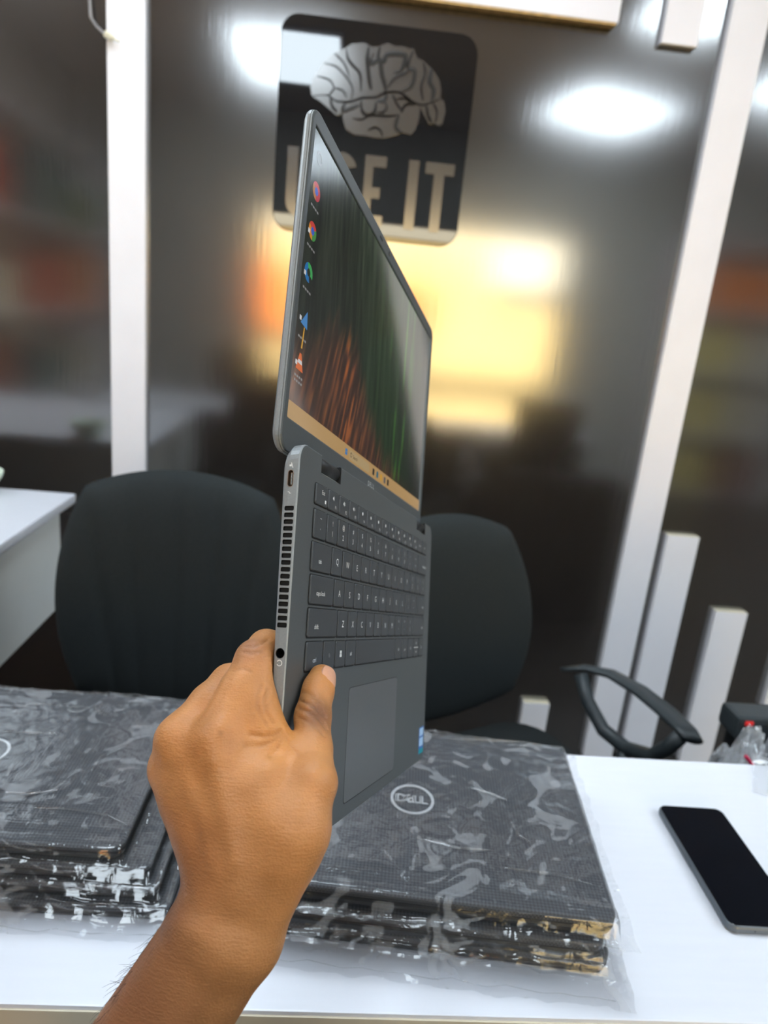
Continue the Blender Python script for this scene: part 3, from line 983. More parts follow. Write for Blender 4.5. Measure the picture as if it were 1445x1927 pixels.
pitch = 0.0216
for k in range(3):
    z = TZ + 0.0006 + pitch * k
    dxk = (0.004, -0.006, 0.0)[k]
    nm = ('lowest', 'middle', 'topmost')[k]
    top = k == 2
    wrapped_laptop(RX + dxk, RY + (0.004, -0.002, 0)[k], z, -0.105, RL_W, RL_D, 0.0185, top,
                   'wrapped dark laptop, %s of the stack right of the hand%s' % (nm, ', with a ringed logo' if top else ''), GR)
    sleeve(RX + dxk, RY + (0.004, -0.002, 0)[k], z, -0.105, RL_W, RL_D, 0.0185, 0.012, 0.016, (0.028, 0.016, 0.012)[k], 0.013,
           0.0016 if not top else 0.0030, 31 + k * 7, 0.0032 if not top else 0.0021, 'clear crinkled plastic sleeve on the %s laptop of the right stack' % nm, GB)
    if top:
        folds(bpy.data.objects['plastic_sleeve.002'], FOLDS_R, -0.105, 0.0185)
LX, LY = -0.3085, 0.5840
pl = 0.0163
nms = ('lowest', 'second lowest', 'second from top', 'topmost')
for k in range(4):
    z = TZ + 0.0006 + pl * k
    dxk = (0.040, 0.030, 0.022, 0.0)[k]
    dyk = (-0.010, -0.005, -0.004, 0.0)[k]
    top = k == 3
    wrapped_laptop(LX + dxk, LY + dyk, z, -0.02, 0.325, 0.222, 0.0142, top,
                   'wrapped dark laptop, %s of the stack left of the hand%s' % (nms[k], ', with a ringed logo' if top else ''), GL)
    sleeve(LX + dxk, LY + dyk, z, -0.02, 0.325, 0.222, 0.0142, 0.008, 0.008, (0.020, 0.010, 0.010, 0.008)[k], 0.020,
           0.0010 if not top else 0.0028, 71 + k * 5, 0.0032 if not top else 0.0021, 'clear crinkled plastic sleeve on the %s laptop of the left stack' % nms[k], GB)
    if top:
        folds(bpy.data.objects['plastic_sleeve.006'], FOLDS_L, -0.02, 0.0142)

# ------------------------------------------------------------------ the open laptop in the hand
LAP_R = np.array([[0.35647, -0.01781, 0.93414], [0.84905, 0.42345, -0.31593], [-0.38993, 0.90575, 0.16607]])
LAP_T = np.array([-0.01981, 0.36224, -0.06809 + CAM_Z])
LAPM = Matrix([[*LAP_R[0], LAP_T[0]], [*LAP_R[1], LAP_T[1]], [*LAP_R[2], LAP_T[2]], [0, 0, 0, 1]])
lap = empty('open_laptop', matrix=LAPM)
tag(lap, 'grey laptop opened flat and held upright in the hand, screen lit', 'laptop')
W, D = 0.3214, 0.212
MM = 0.001


def wedge(z, y):                                        # base thins towards its front edge
    return z * (1 - 0.40 * min(1, max(0, -y / D)))


def base_ring(ins, z, rear_extra=0.0):
    P = rrect(ins, W - ins, -D + ins, -ins - rear_extra, 0.0095, 6)
    return [(p[0], p[1], wedge(z, p[1])) for p in P]


b = MB()
b.loops([base_ring(0.0050, -0.0101, 0.0045), base_ring(0.0015, -0.0096, 0.0040), base_ring(0.0003, -0.0084, 0.0030), base_ring(0.0, -0.0060, 0.0006),
         base_ring(0.0, -0.0010), base_ring(0.0004, -0.0002), base_ring(0.0011, 0.0)])
body = b.build('base', M_DECK, lap)
body.data.materials.append(M_ALU)
body.data.materials.append(M_BLACK)
for p in body.data.polygons:
    if abs(p.normal.z) < 0.9 and p.normal.x < -0.2 or (abs(p.normal.z) < 0.9):
        p.material_index = 1
# cut the ports, vents and hinge notches out of the base
cut = MB()
VENT_Y = [-0.0360 - 0.003515 * k for k in range(18)]


def vz(y):
    return wedge(-0.0047, y)


for y in VENT_Y:
    c = vz(y)
    L = rrect(y - 0.00122, y + 0.00122, c - 0.00265, c + 0.00265, 0.0006, 2)
    cut.loops([[(-0.002, p[0], p[1]) for p in reversed(L)], [(0.0035, p[0], p[1]) for p in reversed(L)]])
L = rrect(-0.0247, -0.0156, -0.0064, -0.0032, 0.0015, 4)
cut.loops([[(-0.002, p[0], p[1]) for p in reversed(L)], [(0.006, p[0], p[1]) for p in reversed(L)]])
jz = -0.0038
cut.loops([[(-0.002, -0.1097 + 0.0024 * math.cos(a), jz + 0.95 * 0.0024 * math.sin(a)) for a in [-2 * PI * k / 20 for k in range(20)]],
           [(0.008, -0.1097 + 0.0024 * math.cos(a), jz + 0.95 * 0.0024 * math.sin(a)) for a in [-2 * PI * k / 20 for k in range(20)]]])
for hx0, hx1 in ((0.0300, 0.0625), (0.2600, 0.2925)):
    cut.box(hx0, hx1, -0.0108, 0.004, -0.0075, 0.003)
cutter = cut.build('cutter', M_BLACK)
bm = bmesh.new(); bm.from_mesh(cutter.data); bmesh.ops.recalc_face_normals(bm, faces=bm.faces); bm.to_mesh(cutter.data); bm.free()
bm = bmesh.new(); bm.from_mesh(body.data); bmesh.ops.recalc_face_normals(bm, faces=bm.faces); bm.to_mesh(body.data); bm.free()
cutter.parent = lap
md = body.modifiers.new('cut', 'BOOLEAN')
md.object = cutter
md.operation = 'DIFFERENCE'
md.solver = 'EXACT'
bpy.context.view_layer.update()
new_me = bpy.data.meshes.new_from_object(body.evaluated_get(bpy.context.evaluated_depsgraph_get()))
body.modifiers.clear()
body.data = new_me
bpy.data.objects.remove(cutter)
# inserts
for y in VENT_Y:
    c = vz(y)
    MB().box(0.0012, 0.0033, y - 0.0011, y + 0.0011, c - 0.0025, c + 0.0025).build('vent_slot', M_BLACK, lap)
L1_ = rrect(-0.0247, -0.0156, -0.0064, -0.0032, 0.0015, 4)
L2_ = rrect(-0.0244, -0.0159, -0.0061, -0.0035, 0.0012, 4)
b = MB()
b.loops([[(0.0045, p[0], p[1]) for p in L1_], [(-0.0001, p[0], p[1]) for p in L1_], [(-0.0001, p[0], p[1]) for p in L2_], [(0.0045, p[0], p[1]) for p in L2_]], False, False)
port = b.build('charging_port', M_COPPER, lap)
MB().box(0.001, 0.0058, -0.0234, -0.0169, -0.0052, -0.0044, 0.0002).build('port_tongue', M_STEEL, port)
MB().box(0.0046, 0.0058, -0.0246, -0.0157, -0.0063, -0.0033).build('port_back', M_BLACK, port)
b = MB()
N20 = [2 * PI * k / 20 for k in range(20)]
b.loops([[(x, -0.1097 + r * math.cos(a), jz + 0.95 * r * math.sin(a)) for a in N20] for x, r in ((-0.00005, 0.0026), (-0.00012, 0.00245), (0.001, 0.00235), (0.007, 0.0023))], False, True)
b.build('audio_jack', M_GLOSSBLACK, lap, True)


def side_print(polys, name):
    """Flat marks printed on the left side face (x = 0 plane)."""
    b = MB()
    for P in polys:
        b.add([(-0.00006, p[0], p[1]) for p in P], [tuple(range(len(P)))])
    b.build(name, M_PRINT, lap)


# headset mark, bolt mark, battery mark
hs = []
for k in range(12):
    a0, a1 = math.radians(-60 + 25 * k), math.radians(-60 + 25 * (k + 1))
    hs.append([(-0.1145 + r * math.cos(a), jz + r * math.sin(a)) for r, a in ((0.0012, a0), (0.0012, a1), (0.00155, a1), (0.00155, a0))])
side_print(hs, 'headset_mark')
side_print([[(-0.0272, -0.0062), (-0.0277, -0.0048), (-0.0272, -0.0048)], [(-0.0282, -0.0036), (-0.0277, -0.0050), (-0.0282, -0.0050)]], 'bolt_mark')
side_print([[(-0.0128, -0.0058), (-0.0138, -0.0058), (-0.0138, -0.0046), (-0.0128, -0.0046)], [(-0.0118, -0.0050), (-0.0146, -0.0040), (-0.0146, -0.0036), (-0.0118, -0.0046)]], 'battery_mark')
# hinges
for hx0, hx1 in ((0.0300, 0.0625), (0.2600, 0.2925)):
    hg = MB().tube([(hx0 + 0.0008, -0.0046, -0.0046), (hx1 - 0.0008, -0.0046, -0.0046)], 0.0042, 20).build('hinge', M_DARK, lap, True)
    MB().loops([[(hx, -0.01075, -0.0066), (hx, -0.0070, -0.0066), (hx, -0.0082, -0.0042), (hx, -0.01075, -0.0003)] for hx in (hx0 + 0.0003, hx1 - 0.0003)]).build('hinge_plate', mat('satin_plate', srgb(206, 210, 204), rough=0.45, metal=0.15, var=0.05), hg)

# keys
KX0 = 0.0224
rows = []


def row(y0, y1, items):
    rows.append((y0, y1, items))


g = 0.0016
P_ = 0.01870
fr = [(('Esc', None), 0.0224, 0.0410)]
xs = 0.0421
flab = ['F1', 'F2', 'F3', 'F4', 'F5', 'F6', 'F7', 'F8', 'F9', 'F10', 'F11', 'F12', 'home', 'end']
pf = (0.2990 - 0.0421) / 14.0
fr += [((None, n), xs + pf * k, xs + pf * (k + 1) - g * 0.75) for k, n in enumerate(flab)]
row(-0.0290, -0.0178, fr)
nr = [(('`', '~'), 0.0224, 0.0410)] + [((a, s), 0.0424 + P_ * k, 0.0424 + P_ * (k + 1) - g) for k, (a, s) in enumerate(zip('1234567890-=', '!@#$%^&*()_+'))]
nr.append((('backspace', None), 0.0424 + P_ * 12, 0.2990))
row(-0.0478, -0.0322, nr)
qr = [(('tab', None), 0.0224, 0.0521)] + [((c, None), 0.0537 + P_ * k, 0.0537 + P_ * (k + 1) - g) for k, c in enumerate('QWERTYUIOP')]
qr += [(('[', '{'), 0.0537 + P_ * 10, 0.0537 + P_ * 11 - g), ((']', '}'), 0.0537 + P_ * 11, 0.0537 + P_ * 12 - g), (('\\', '|'), 0.0537 + P_ * 12, 0.2990)]
row(-0.0658, -0.0502, qr)
ar = [(('caps lock', None), 0.0230, 0.0588)] + [((c, None), 0.0604 + P_ * k, 0.0604 + P_ * (k + 1) - g) for k, c in enumerate('ASDFGHJKL')]
ar += [((';', ':'), 0.0604 + P_ * 9, 0.0604 + P_ * 10 - g), (("'", '"'), 0.0604 + P_ * 10, 0.0604 + P_ * 11 - g), (('enter', None), 0.0604 + P_ * 11, 0.2990)]
row(-0.0838, -0.0682, ar)
zr = [(('shift', None), 0.0230, 0.0680)] + [((c, None), 0.0696 + P_ * k, 0.0696 + P_ * (k + 1) - g) for k, c in enumerate('ZXCVBNM')]
zr += [((',', '<'), 0.0696 + P_ * 7, 0.0696 + P_ * 8 - g), (('.', '>'), 0.0696 + P_ * 8, 0.0696 + P_ * 9 - g), (('/', '?'), 0.0696 + P_ * 9, 0.0696 + P_ * 10 - g), (('shift', None), 0.0696 + P_ * 10, 0.2990)]
row(-0.1016, -0.0862, zr)
cr = [(('ctrl', None), 0.0230, 0.0470), (('fn', None), 0.0486, 0.0669), (('WIN', None), 0.0685, 0.0858), (('alt', None), 0.0872, 0.1056), ((None, None), 0.1072, 0.2020),
      (('alt', None), 0.2036, 0.2215), (('ctrl', None), 0.2231, 0.2410), (('<', None), 0.2426, 0.2604), (('UP', None), 0.2620, 0.2798), (('>', None), 0.2814, 0.2990)]
row(-0.1195, -0.1042, cr)
# shallow dark gap under every key
gap = MB()
for y0, y1, items in rows:
    for (_, x0, x1) in items:
        gap.add(rrect(x0 - 0.0007, x1 + 0.0007, y0 - 0.0009, y1 + 0.0005, 0.0016, 2, 0.00008), [tuple(range(12))])
gap.build('key_openings', M_BLACK, lap)
KH = 0.0010


def add_key(x0, x1, y0, y1, main, sup):
    b = MB()
    b.loops([rrect(x0, x1, y0, y1, 0.0011, 2, 0.0001), rrect(x0, x1, y0, y1, 0.0011, 2, KH - 0.0004), rrect(x0 + 0.0005, x1 - 0.0005, y0 + 0.0005, y1 - 0.0005, 0.0009, 2, KH)])
    k = b.build('key', M_KEY, lap)
    t = MB()
    cx, cy = (x0 + x1) / 2, (y0 + y1) / 2
    z = KH + 0.00005
    if main == 'WIN':
        for ax, ay in ((0, 0), (1, 0), (0, 1), (1, 1)):
            t.add([(cx - 0.0017 + 0.0018 * ax, cy - 0.0019 + 0.0020 * ay, z), (cx - 0.0001 + 0.0018 * ax, cy - 0.0019 + 0.0020 * ay, z),
                   (cx - 0.0001 + 0.0018 * ax, cy - 0.0001 + 0.0020 * ay, z), (cx - 0.0017 + 0.0018 * ax, cy - 0.0001 + 0.0020 * ay, z)], [(0, 1, 2, 3)])
    elif main == 'UP':
        t.add([(cx - 0.0012, cy + 0.0030, z), (cx + 0.0012, cy + 0.0030, z), (cx, cy + 0.0048, z), (cx - 0.0012, cy - 0.0032, z), (cx, cy - 0.0050, z), (cx + 0.0012, cy - 0.0032, z)], [(0, 1, 2), (3, 4, 5)])
        t.add([(x0 + 0.001, cy - 0.0003, z), (x1 - 0.001, cy - 0.0003, z), (x1 - 0.001, cy + 0.0003, z), (x0 + 0.001, cy + 0.0003, z)], [(0, 1, 2, 3)])
    elif main and len(main) == 1 and sup is None:
        add_text(t, main, 0.0056, cx, cy - 0.0002, z, 0.95)
    elif main and sup:
        add_text(t, sup, 0.0040, cx, cy + 0.0034, z)
        add_text(t, main, 0.0045, cx, cy - 0.0026, z)
    elif main == 'Esc':
        add_text(t, 'Esc', 0.0036, cx + 0.0015, cy + 0.0018, z)
        t.add(rrect(cx + 0.0042, cx + 0.0062, cy - 0.0040, cy - 0.0020, 0.0003, 2, z), [tuple(range(12))])
    elif main:
        wd = {'fn': 0.0}.get(main)
        if main == 'alt' or main == 'fn':
            add_text(t, main, 0.0036, cx, cy - 0.0003, z)
        elif x0 > 0.2:
            add_text(t, main, 0.0034, x1 - 0.0085 if x1 - x0 > 0.025 else cx, cy - 0.001, z)
        else:
            add_text(t, main, 0.0036, x0 + (0.0120 if main != 'caps lock' else 0.0155), cy - 0.0022, z)
    elif sup:                                           # function row: pictogram above, number below right
        kx, ky = cx - 0.0006, cy + 0.0016
        n = flab.index(sup)
        if n < 3:
            t.add([(kx - 0.0016, ky - 0.0006, z), (kx - 0.0008, ky - 0.0006, z), (kx + 0.0002, ky - 0.0016, z), (kx + 0.0002, ky + 0.0016, z), (kx - 0.0008, ky + 0.0006, z), (kx - 0.0016, ky + 0.0006, z)], [(0, 1, 2, 3, 4, 5)])
            for q in range(n + 1 if n else 1):
                t.add([(kx + 0.0007 + 0.0006 * q, ky - 0.0009, z), (kx + 0.0010 + 0.0006 * q, ky - 0.0009, z), (kx + 0.0010 + 0.0006 * q, ky + 0.0009, z), (kx + 0.0007 + 0.0006 * q, ky + 0.0009, z)], [(0, 1, 2, 3)])
        elif n < 12:
            P8 = [(kx + 0.0012 * math.cos(a), ky + 0.0012 * math.sin(a), z) for a in [2 * PI * q / 8 for q in range(8)]]
            t.add(P8, [tuple(range(8))])
        add_text(t, sup, 0.0028, cx + 0.0032 if n < 12 else cx, cy - 0.0032 if n < 12 else cy, z)
    if t.v:
        t.build('legend', M_PRINT if main != 'fn' else M_PRINTDIM, k)
    return k


for y0, y1, items in rows:
    for (lab, x0, x1) in items:
        add_key(x0, x1, y0, y1, lab[0], lab[1])
# trackpad
b = MB()
b.loops([rrect(0.0990, 0.2155, -0.2037, -0.1334, 0.003, 4, 0.00004), rrect(0.0993, 0.2152, -0.2034, -0.1337, 0.003, 4, 0.00005)], True, False)
tp = b.build('trackpad_groove', M_BLACK, lap)
ring_stack(MB(), 0.0994, 0.2151, -0.2033, -0.1338, 0.003, [(0.0, 0.00006), (0.0003, 0.00028)], 4).build('trackpad', mat('trackpad_surface', srgb(100, 103, 107), rough=0.36, metal=0.2, var=0.03, vscale=300), lap)
# processor sticker
s = MB().loops([rrect(0.2995, 0.3165, -0.2060, -0.1830, 0.001, 3, 0.00006), rrect(0.2995, 0.3165, -0.2060, -0.1830, 0.001, 3, 0.00018)], True, True).build('sticker', mat('sticker_blue', srgb(52, 112, 190), rough=0.35, var=0.06, vscale=200), lap)
b = MB()
b.add(rrect(0.3010, 0.3150, -0.1905, -0.1842, 0.0005, 2, 0.00022), [tuple(range(12))])
b.add(rrect(0.3010, 0.3150, -0.1995, -0.1925, 0.0005, 2, 0.00022), [tuple(range(12))])
b.build('sticker_print', mat('sticker_pale', srgb(176, 210, 244), rough=0.4, var=0.2, vscale=900), s)
MB().add(rrect(0.2998, 0.3162, -0.2058, -0.2020, 0.0005, 2, 0.00022), [tuple(range(12))]).build('sticker_foot', mat('sticker_teal', srgb(0, 150, 170), rough=0.35), s)

# lid
ang = math.radians(1.644)
LIDM = Matrix.Translation((0.0047, 0.0150, -0.0115)) @ Matrix.Rotation(ang, 4, 'X')
lid = empty('lid')
lid.parent = lap
lid.matrix_local = LIDM
LX0, LX1, LY0, LY1 = -0.0047, 0.3167, -0.0185, 0.1850


def lid_ring(ins, z):
    return rrect(LX0 + ins, LX1 - ins, LY0 + ins, LY1 - ins, 0.0095, 6, z)


b = MB().loops([lid_ring(0.006, -0.0068), lid_ring(0.0018, -0.0063), lid_ring(0.0004, -0.0050), lid_ring(0.0, -0.0036), lid_ring(0.0, -0.0020)])
b.build('lid_shell', M_ALU, lid)
b = MB()
AX, AY = 0.3094, 0.1741
inn = lambda z, e_=0.0: rrect(0.0006 - e_, AX - 0.0006 + e_, 0.0 - e_, AY + e_, 0.0012, 6, z)
b.loops([lid_ring(0.0003, -0.0019), lid_ring(0.0002, -0.0008), lid_ring(0.0007, -0.0001), lid_ring(0.0013, 0.0), inn(0.0, 0.0007), inn(-0.0003), inn(-0.0012)], False, False)
bz = b.build('bezel', M_BEZEL, lid)
bz.data.materials.append(M_ALU)
for p in bz.data.polygons:
    if abs(p.normal.z) < 0.5 and p.center.z < -0.0003 and (p.center.x < 0.001 or p.center.x > AX - 0.001 or p.center.y > AY + 0.004 or p.center.y < -0.01):
        p.material_index = 1
# wallpaper on the display, a picture painted per grid point
gw, gh = 232, 130
U, V = np.meshgrid(np.linspace(0, 1, gw + 1), np.linspace(0, 1, gh + 1))
img = np.zeros((gh + 1, gw + 1, 3))
st1 = vnoise(U * 150 + V * 6, V * 5, 5) * 0.6 + vnoise(U * 60 + V * 8, V * 3, 6) * 0.4
glow = np.exp(-((U - 0.62) / 0.28) ** 2) * 0.8
base_c = np.stack([16 + 40 * st1 * (0.5 + V), 20 + 44 * st1 * (0.5 + V) + 26 * glow, 18 + 34 * st1 * (0.5 + V)], -1)
img += base_c
gr = np.clip((V - 0.03) / 0.05, 0, 1) * np.clip((vnoise(U * 55, V * 3, 8) - 0.66) * 5, 0, 1) * np.exp(-((U - 0.70) / 0.14) ** 2)
img += gr[..., None] * np.array([40, 80, 10])
blade = vnoise(U * 130 - V * 22, V * 9, 12)
hl = 0.34 + 0.20 * np.exp(-((U - 0.26) / 0.16) ** 2) - 0.24 * np.clip((U - 0.30) / 0.5, 0, 1) + 0.10 * (vnoise(U * 40, V * 0 + 1, 13) - 0.5)
gm = np.clip((hl - V) / 0.16, 0, 1)
grass = np.stack([60 + 84 * blade ** 1.8, 40 + 50 * blade ** 2.0, 28 + 22 * blade], -1)
img = img * (1 - gm[..., None]) + grass * gm[..., None]
em = gm * np.exp(-((U - 0.29) / 0.07) ** 2) * np.clip((blade - 0.45) * 3, 0, 1)
img += em[..., None] * np.array([70, 30, 0])
img = np.clip(img, 0, 255)
sv = np.stack([U * AX, V * AY, np.full_like(U, -0.0008)], -1).reshape(-1, 3)
ids = np.arange((gw + 1) * (gh + 1)).reshape(gh + 1, gw + 1)
sf = np.stack([ids[:-1, :-1], ids[:-1, 1:], ids[1:, 1:], ids[1:, :-1]], -1).reshape(-1, 4)
M_SCREEN = mat('display_glow', srgb(14, 14, 15), rough=0.07, ior=1.9, attr='picture', emit=(0, 0, 0, 1), estr=0.55)
screen = link_mesh('screen', sv.tolist(), sf.tolist(), M_SCREEN, lid)
ca = screen.data.color_attributes.new('picture', 'FLOAT_COLOR', 'POINT')
lin = np.where(img / 255 <= 0.04045, img / 255 / 12.92, ((img / 255 + 0.055) / 1.055) ** 2.4).reshape(-1, 3)
ca.data.foreach_set('color', np.c_[lin, np.ones(len(lin))].ravel())
_b = M_SCREEN.node_tree.nodes['Principled BSDF']
for l in list(_b.inputs['Base Color'].links):
    M_SCREEN.node_tree.links.remove(l)
_b.inputs['Base Color'].default_value = srgb(10, 10, 11)


def glow_mat(name, r, g_, b_, s=0.6):
    return mat('screen_' + name, srgb(20, 20, 20), rough=0.13, ior=1.9, emit=srgb(r, g_, b_), estr=s)


def flat(name, polys, m, z=-0.00072):
    b = MB()
    for P in polys:
        b.add([(p[0], p[1], z) for p in P], [tuple(range(len(P)))])
    return b.build(name, m, screen)


def disc(cx, cy, r, n=16, a0=0, a1=360):
    return [(cx + r * math.cos(math.radians(a0 + (a1 - a0) * k / n)), cy + r * math.sin(math.radians(a0 + (a1 - a0) * k / n))) for k in range(n if a1 - a0 == 360 else n + 1)]


def sect(cx, cy, r0, r1, a0, a1, n=8):
    A = [math.radians(a0 + (a1 - a0) * k / n) for k in range(n + 1)]
    return [(cx + r1 * math.cos(a), cy + r1 * math.sin(a)) for a in A] + [(cx + r0 * math.cos(a), cy + r0 * math.sin(a)) for a in reversed(A)]


flat('taskbar', [[(0, 0), (AX, 0), (AX, 0.0102), (0, 0.0102)]], glow_mat('tan', 176, 140, 88, 0.8))
Z2 = -0.00066
flat('start_mark', [[(0.0955 + 0.0022 * i, 0.0030 + 0.0022 * j), (0.0975 + 0.0022 * i, 0.0030 + 0.0022 * j), (0.0975 + 0.0022 * i, 0.0050 + 0.0022 * j), (0.0955 + 0.0022 * i, 0.0050 + 0.0022 * j)] for i in (0, 1) for j in (0, 1)], glow_mat('blue', 30, 130, 200), Z2)
flat('search_field', [[(q[0], q[1]) for q in rrect(0.1035, 0.1500, 0.0018, 0.0084, 0.0032, 4)]], glow_mat('pale_tan', 196, 168, 120), Z2)
flat('search_mark', [sect(0.1075, 0.0052, 0.0012, 0.0017, 0, 355, 14)], glow_mat('dark', 40, 36, 30), -0.0006)
b = MB(); add_text(b, 'Search', 0.0036, 0.1165, 0.0050, -0.0006); b.build('search_word', glow_mat('dark', 40, 36, 30), screen)
for n_, cx_, c_ in (('dark', 0.1600, None), ('teal', 0.1700, (40, 110, 130)), ('amber', 0.1805, (230, 170, 40)), ('grey', 0.1905, (90, 92, 96)), ('dark', 0.2000, None)):
    flat('taskbar_icon', [[(q[0], q[1]) for q in rrect(cx_ - 0.0024, cx_ + 0.0024, 0.0026, 0.0076, 0.0010, 3)]], glow_mat(n_, *(c_ or (40, 36, 30))), Z2)
DX = 0.0110
# desktop shortcuts from the top: two round browser marks, a swirl, a blue triangle, a striped cone
flat('desktop_icon', [sect(DX, 0.1600, 0.0030, 0.0042, 0, 350, 14)], glow_mat('dim_grey', 110, 104, 104, 0.5))
for cy_, cols in ((0.1390, ((210, 60, 70), (190, 120, 60), (200, 40, 60))), (0.1140, ((220, 66, 56), (236, 150, 40), (70, 150, 70)))):
    for k, c_ in enumerate(cols):
        flat('desktop_icon', [sect(DX, cy_, 0.0022, 0.0056, 30 + 120 * k, 150 + 120 * k)], glow_mat('ring%d_%d_%d' % c_, *c_))
    flat('desktop_icon', [disc(DX, cy_, 0.0024)], glow_mat('blue_dot', 60, 100, 210), Z2)
flat('desktop_icon', [sect(DX, 0.0885, 0.0026, 0.0058, -20, 110)], glow_mat('swirl_green', 60, 180, 90))
flat('desktop_icon', [sect(DX, 0.0885, 0.0022, 0.0058, 110, 290)], glow_mat('swirl_blue', 20, 120, 190))
flat('desktop_icon', [[(DX - 0.004, 0.0570), (DX + 0.0055, 0.0560), (DX + 0.0040, 0.0665)]], glow_mat('sky_blue', 60, 140, 210))
flat('desktop_icon', [[(DX - 0.0006, 0.0430), (DX + 0.0010, 0.0560), (DX + 0.0022, 0.0560), (DX + 0.0012, 0.0430)]], glow_mat('amber', 230, 190, 40), Z2)
flat('desktop_icon', [[(DX - 0.0050, 0.0300), (DX + 0.0050, 0.0300), (DX + 0.0012, 0.0400), (DX - 0.0012, 0.0400)]], glow_mat('cone_orange', 236, 110, 30))
flat('desktop_icon', [[(DX - 0.0032, 0.0338), (DX + 0.0032, 0.0338), (DX + 0.0024, 0.0360), (DX - 0.0024, 0.0360)]], glow_mat('white', 230, 230, 230), Z2)
lm = []
for cy_ in (0.1275, 0.1030, 0.0770, 0.0480, 0.0255, 0.0225):
    for q in range(4):
        lm.append([(DX - 0.0058 + 0.003 * q, cy_), (DX - 0.0036 + 0.003 * q, cy_), (DX - 0.0036 + 0.003 * q, cy_ + 0.0013), (DX - 0.0058 + 0.003 * q, cy_ + 0.0013)])
flat('icon_captions', lm, glow_mat('caption', 150, 150, 150, 0.6))
for cy_ in (0.1105, 0.0850, 0.0580, 0.0320):
    flat('shortcut_badge', [[(DX - 0.0062, cy_), (DX - 0.0036, cy_), (DX - 0.0036, cy_ + 0.0026), (DX - 0.0062, cy_ + 0.0026)]], glow_mat('white', 230, 230, 230), -0.0006)
# camera, shutter and maker's word on the bezel
MB().lathe([(0.0018, 0.0), (0.0018, 0.0002), (0.0012, 0.0003)], 16, (0.1547, 0.1795, 0.00005)).build('webcam', M_GLOSSBLACK, lid)
MB().box(0.1290, 0.1350, 0.1785, 0.1803, 0.00005, 0.0003).build('webcam_shutter', M_GLOSSBLACK, lid)
b = MB()
for ch, dx in (('D', -0.0062), ('E', -0.0018), ('L', 0.0024), ('L', 0.0062)):
    add_text(b, ch, 0.0052, 0.1547 + dx, -0.0062, 0.00012)
b.build('maker_word', M_PRINT, lid)

# ------------------------------------------------------------------ the hand and forearm
HAND = {
    'palm': [
        (-14.0, -347.6, -94.4, 21, -17.0, -229.9, -19.2, 18),
        (-16.0, -347.0, -74.6, 21, -18.0, -233.1, -6.5, 18.5),
        (-17.0, -229.9, -19.2, 18, -15.0, -216.0, -18.9, 13),
        (-18.0, -233.1, -6.5, 18.5, -17.0, -212.1, 3.9, 14.6),
        (-15.0, -215.3, -19.0, 13, -8.0, -184.6, -43.3, 10.3),
        (-17.0, -211.9, -15.2, 13, -13.0, -167.0, -49.7, 11.3),
        (-19.0, -211.7, -10.1, 14, -18.0, -153.0, -43.9, 11.8),
        (-20.0, -208.9, -0.5, 14, -20.0, -152.3, -23.8, 12.3),
        (-17.0, -212.1, 3.9, 14.6, -19.0, -185.5, 17.3, 16),
        (-18.0, -206.1, -0.4, 13.5, -18.0, -170.0, -6.2, 13),
        (-17.0, -195.8, 11.5, 15, -17.0, -166.9, 2.6, 11),
        (-17.0, -168.3, -10.9, 11, -9.0, -147.7, -9.8, 7.5),
        (-8.0, -152.8, -9.9, 6.5, -6.0, -157.6, 7.7, 7.5),
        (-14.0, -174.3, -38.9, 12, -18.0, -180.2, -13.5, 13),
        (-10.0, -210.3, -13.4, 14, -6.0, -184.3, -25.3, 13),
        (-2.0, -118.8, -14.0, 6.5, -6.0, -135.7, -11.2, 8.0),
        (-6.0, -135.7, -11.2, 8.0, -7.0, -147.8, -2.2, 7.6),
    ],
    'thumb': [
        (-19.0, -185.5, 17.3, 14, -12.0, -166.7, 22.4, 11.2),
        (-12.0, -166.7, 22.4, 11.2, 3.0, -154.5, 15.8, 9.2),
        (3.0, -154.5, 15.8, 9.2, 13.5, -140.6, 10.4, 9.1),
        (13.5, -140.6, 10.4, 9.1, 24.0, -129.0, 8.0, 8.6),
        (24.0, -129.0, 8.0, 8.6, 31.0, -123.2, 7.3, 7.6),
    ],
    'index': [(-20.0, -152.3, -23.8, 12.3, -9.0, -128.5, -20.1, 10), (-9.0, -128.5, -19.6, 10, 0.0, -113.2, -18.0, 9.0),
              (0.0, -113.2, -18.0, 9.0, 14.0, -107.6, -18.5, 8.8), (14.0, -107.6, -18.5, 8.8, 32.0, -107.3, -17.2, 8), (32.0, -107.3, -17.2, 8, 45.0, -107.5, -15.6, 7)],
    'middle': [(-18.0, -153.0, -43.9, 11.8, -6.0, -136.4, -37.2, 10), (-6.0, -136.4, -37.2, 10, 4.0, -126.4, -32.6, 9.4),
               (4.0, -126.4, -32.6, 9.4, 24.0, -123.0, -22.0, 8.8), (24.0, -123.0, -22.0, 8.8, 46.0, -123.0, -15.6, 7.4)],
    'ring': [(-13.0, -167.0, -49.7, 11.3, 2.0, -151.2, -47.4, 9.6), (2.0, -151.2, -47.4, 9.6, 14.0, -142.8, -42.0, 8.9),
             (14.0, -142.8, -42.0, 8.9, 34.0, -140.5, -24.0, 8.2), (34.0, -140.5, -24.0, 8.2, 54.0, -140.0, -15.0, 7)],
    'pinky': [(-8.0, -184.1, -45.4, 10.5, 8.0, -169.1, -46.0, 8.4), (8.0, -169.1, -46.0, 8.4, 22.0, -161.0, -36.0, 7.8),
              (22.0, -161.0, -36.0, 7.8, 36.0, -157.5, -20.0, 6.8), (36.0, -157.5, -20.0, 6.8, 44.0, -156.5, -14.5, 6.4)],
}
HSTEP = 1.0
glo = np.array([-48.0, -330.0, -96.0]); ghi = np.array([66.0, -92.0, 44.0])
axs = [np.arange(glo[i], ghi[i] + HSTEP, HSTEP, dtype=np.float32) for i in range(3)]
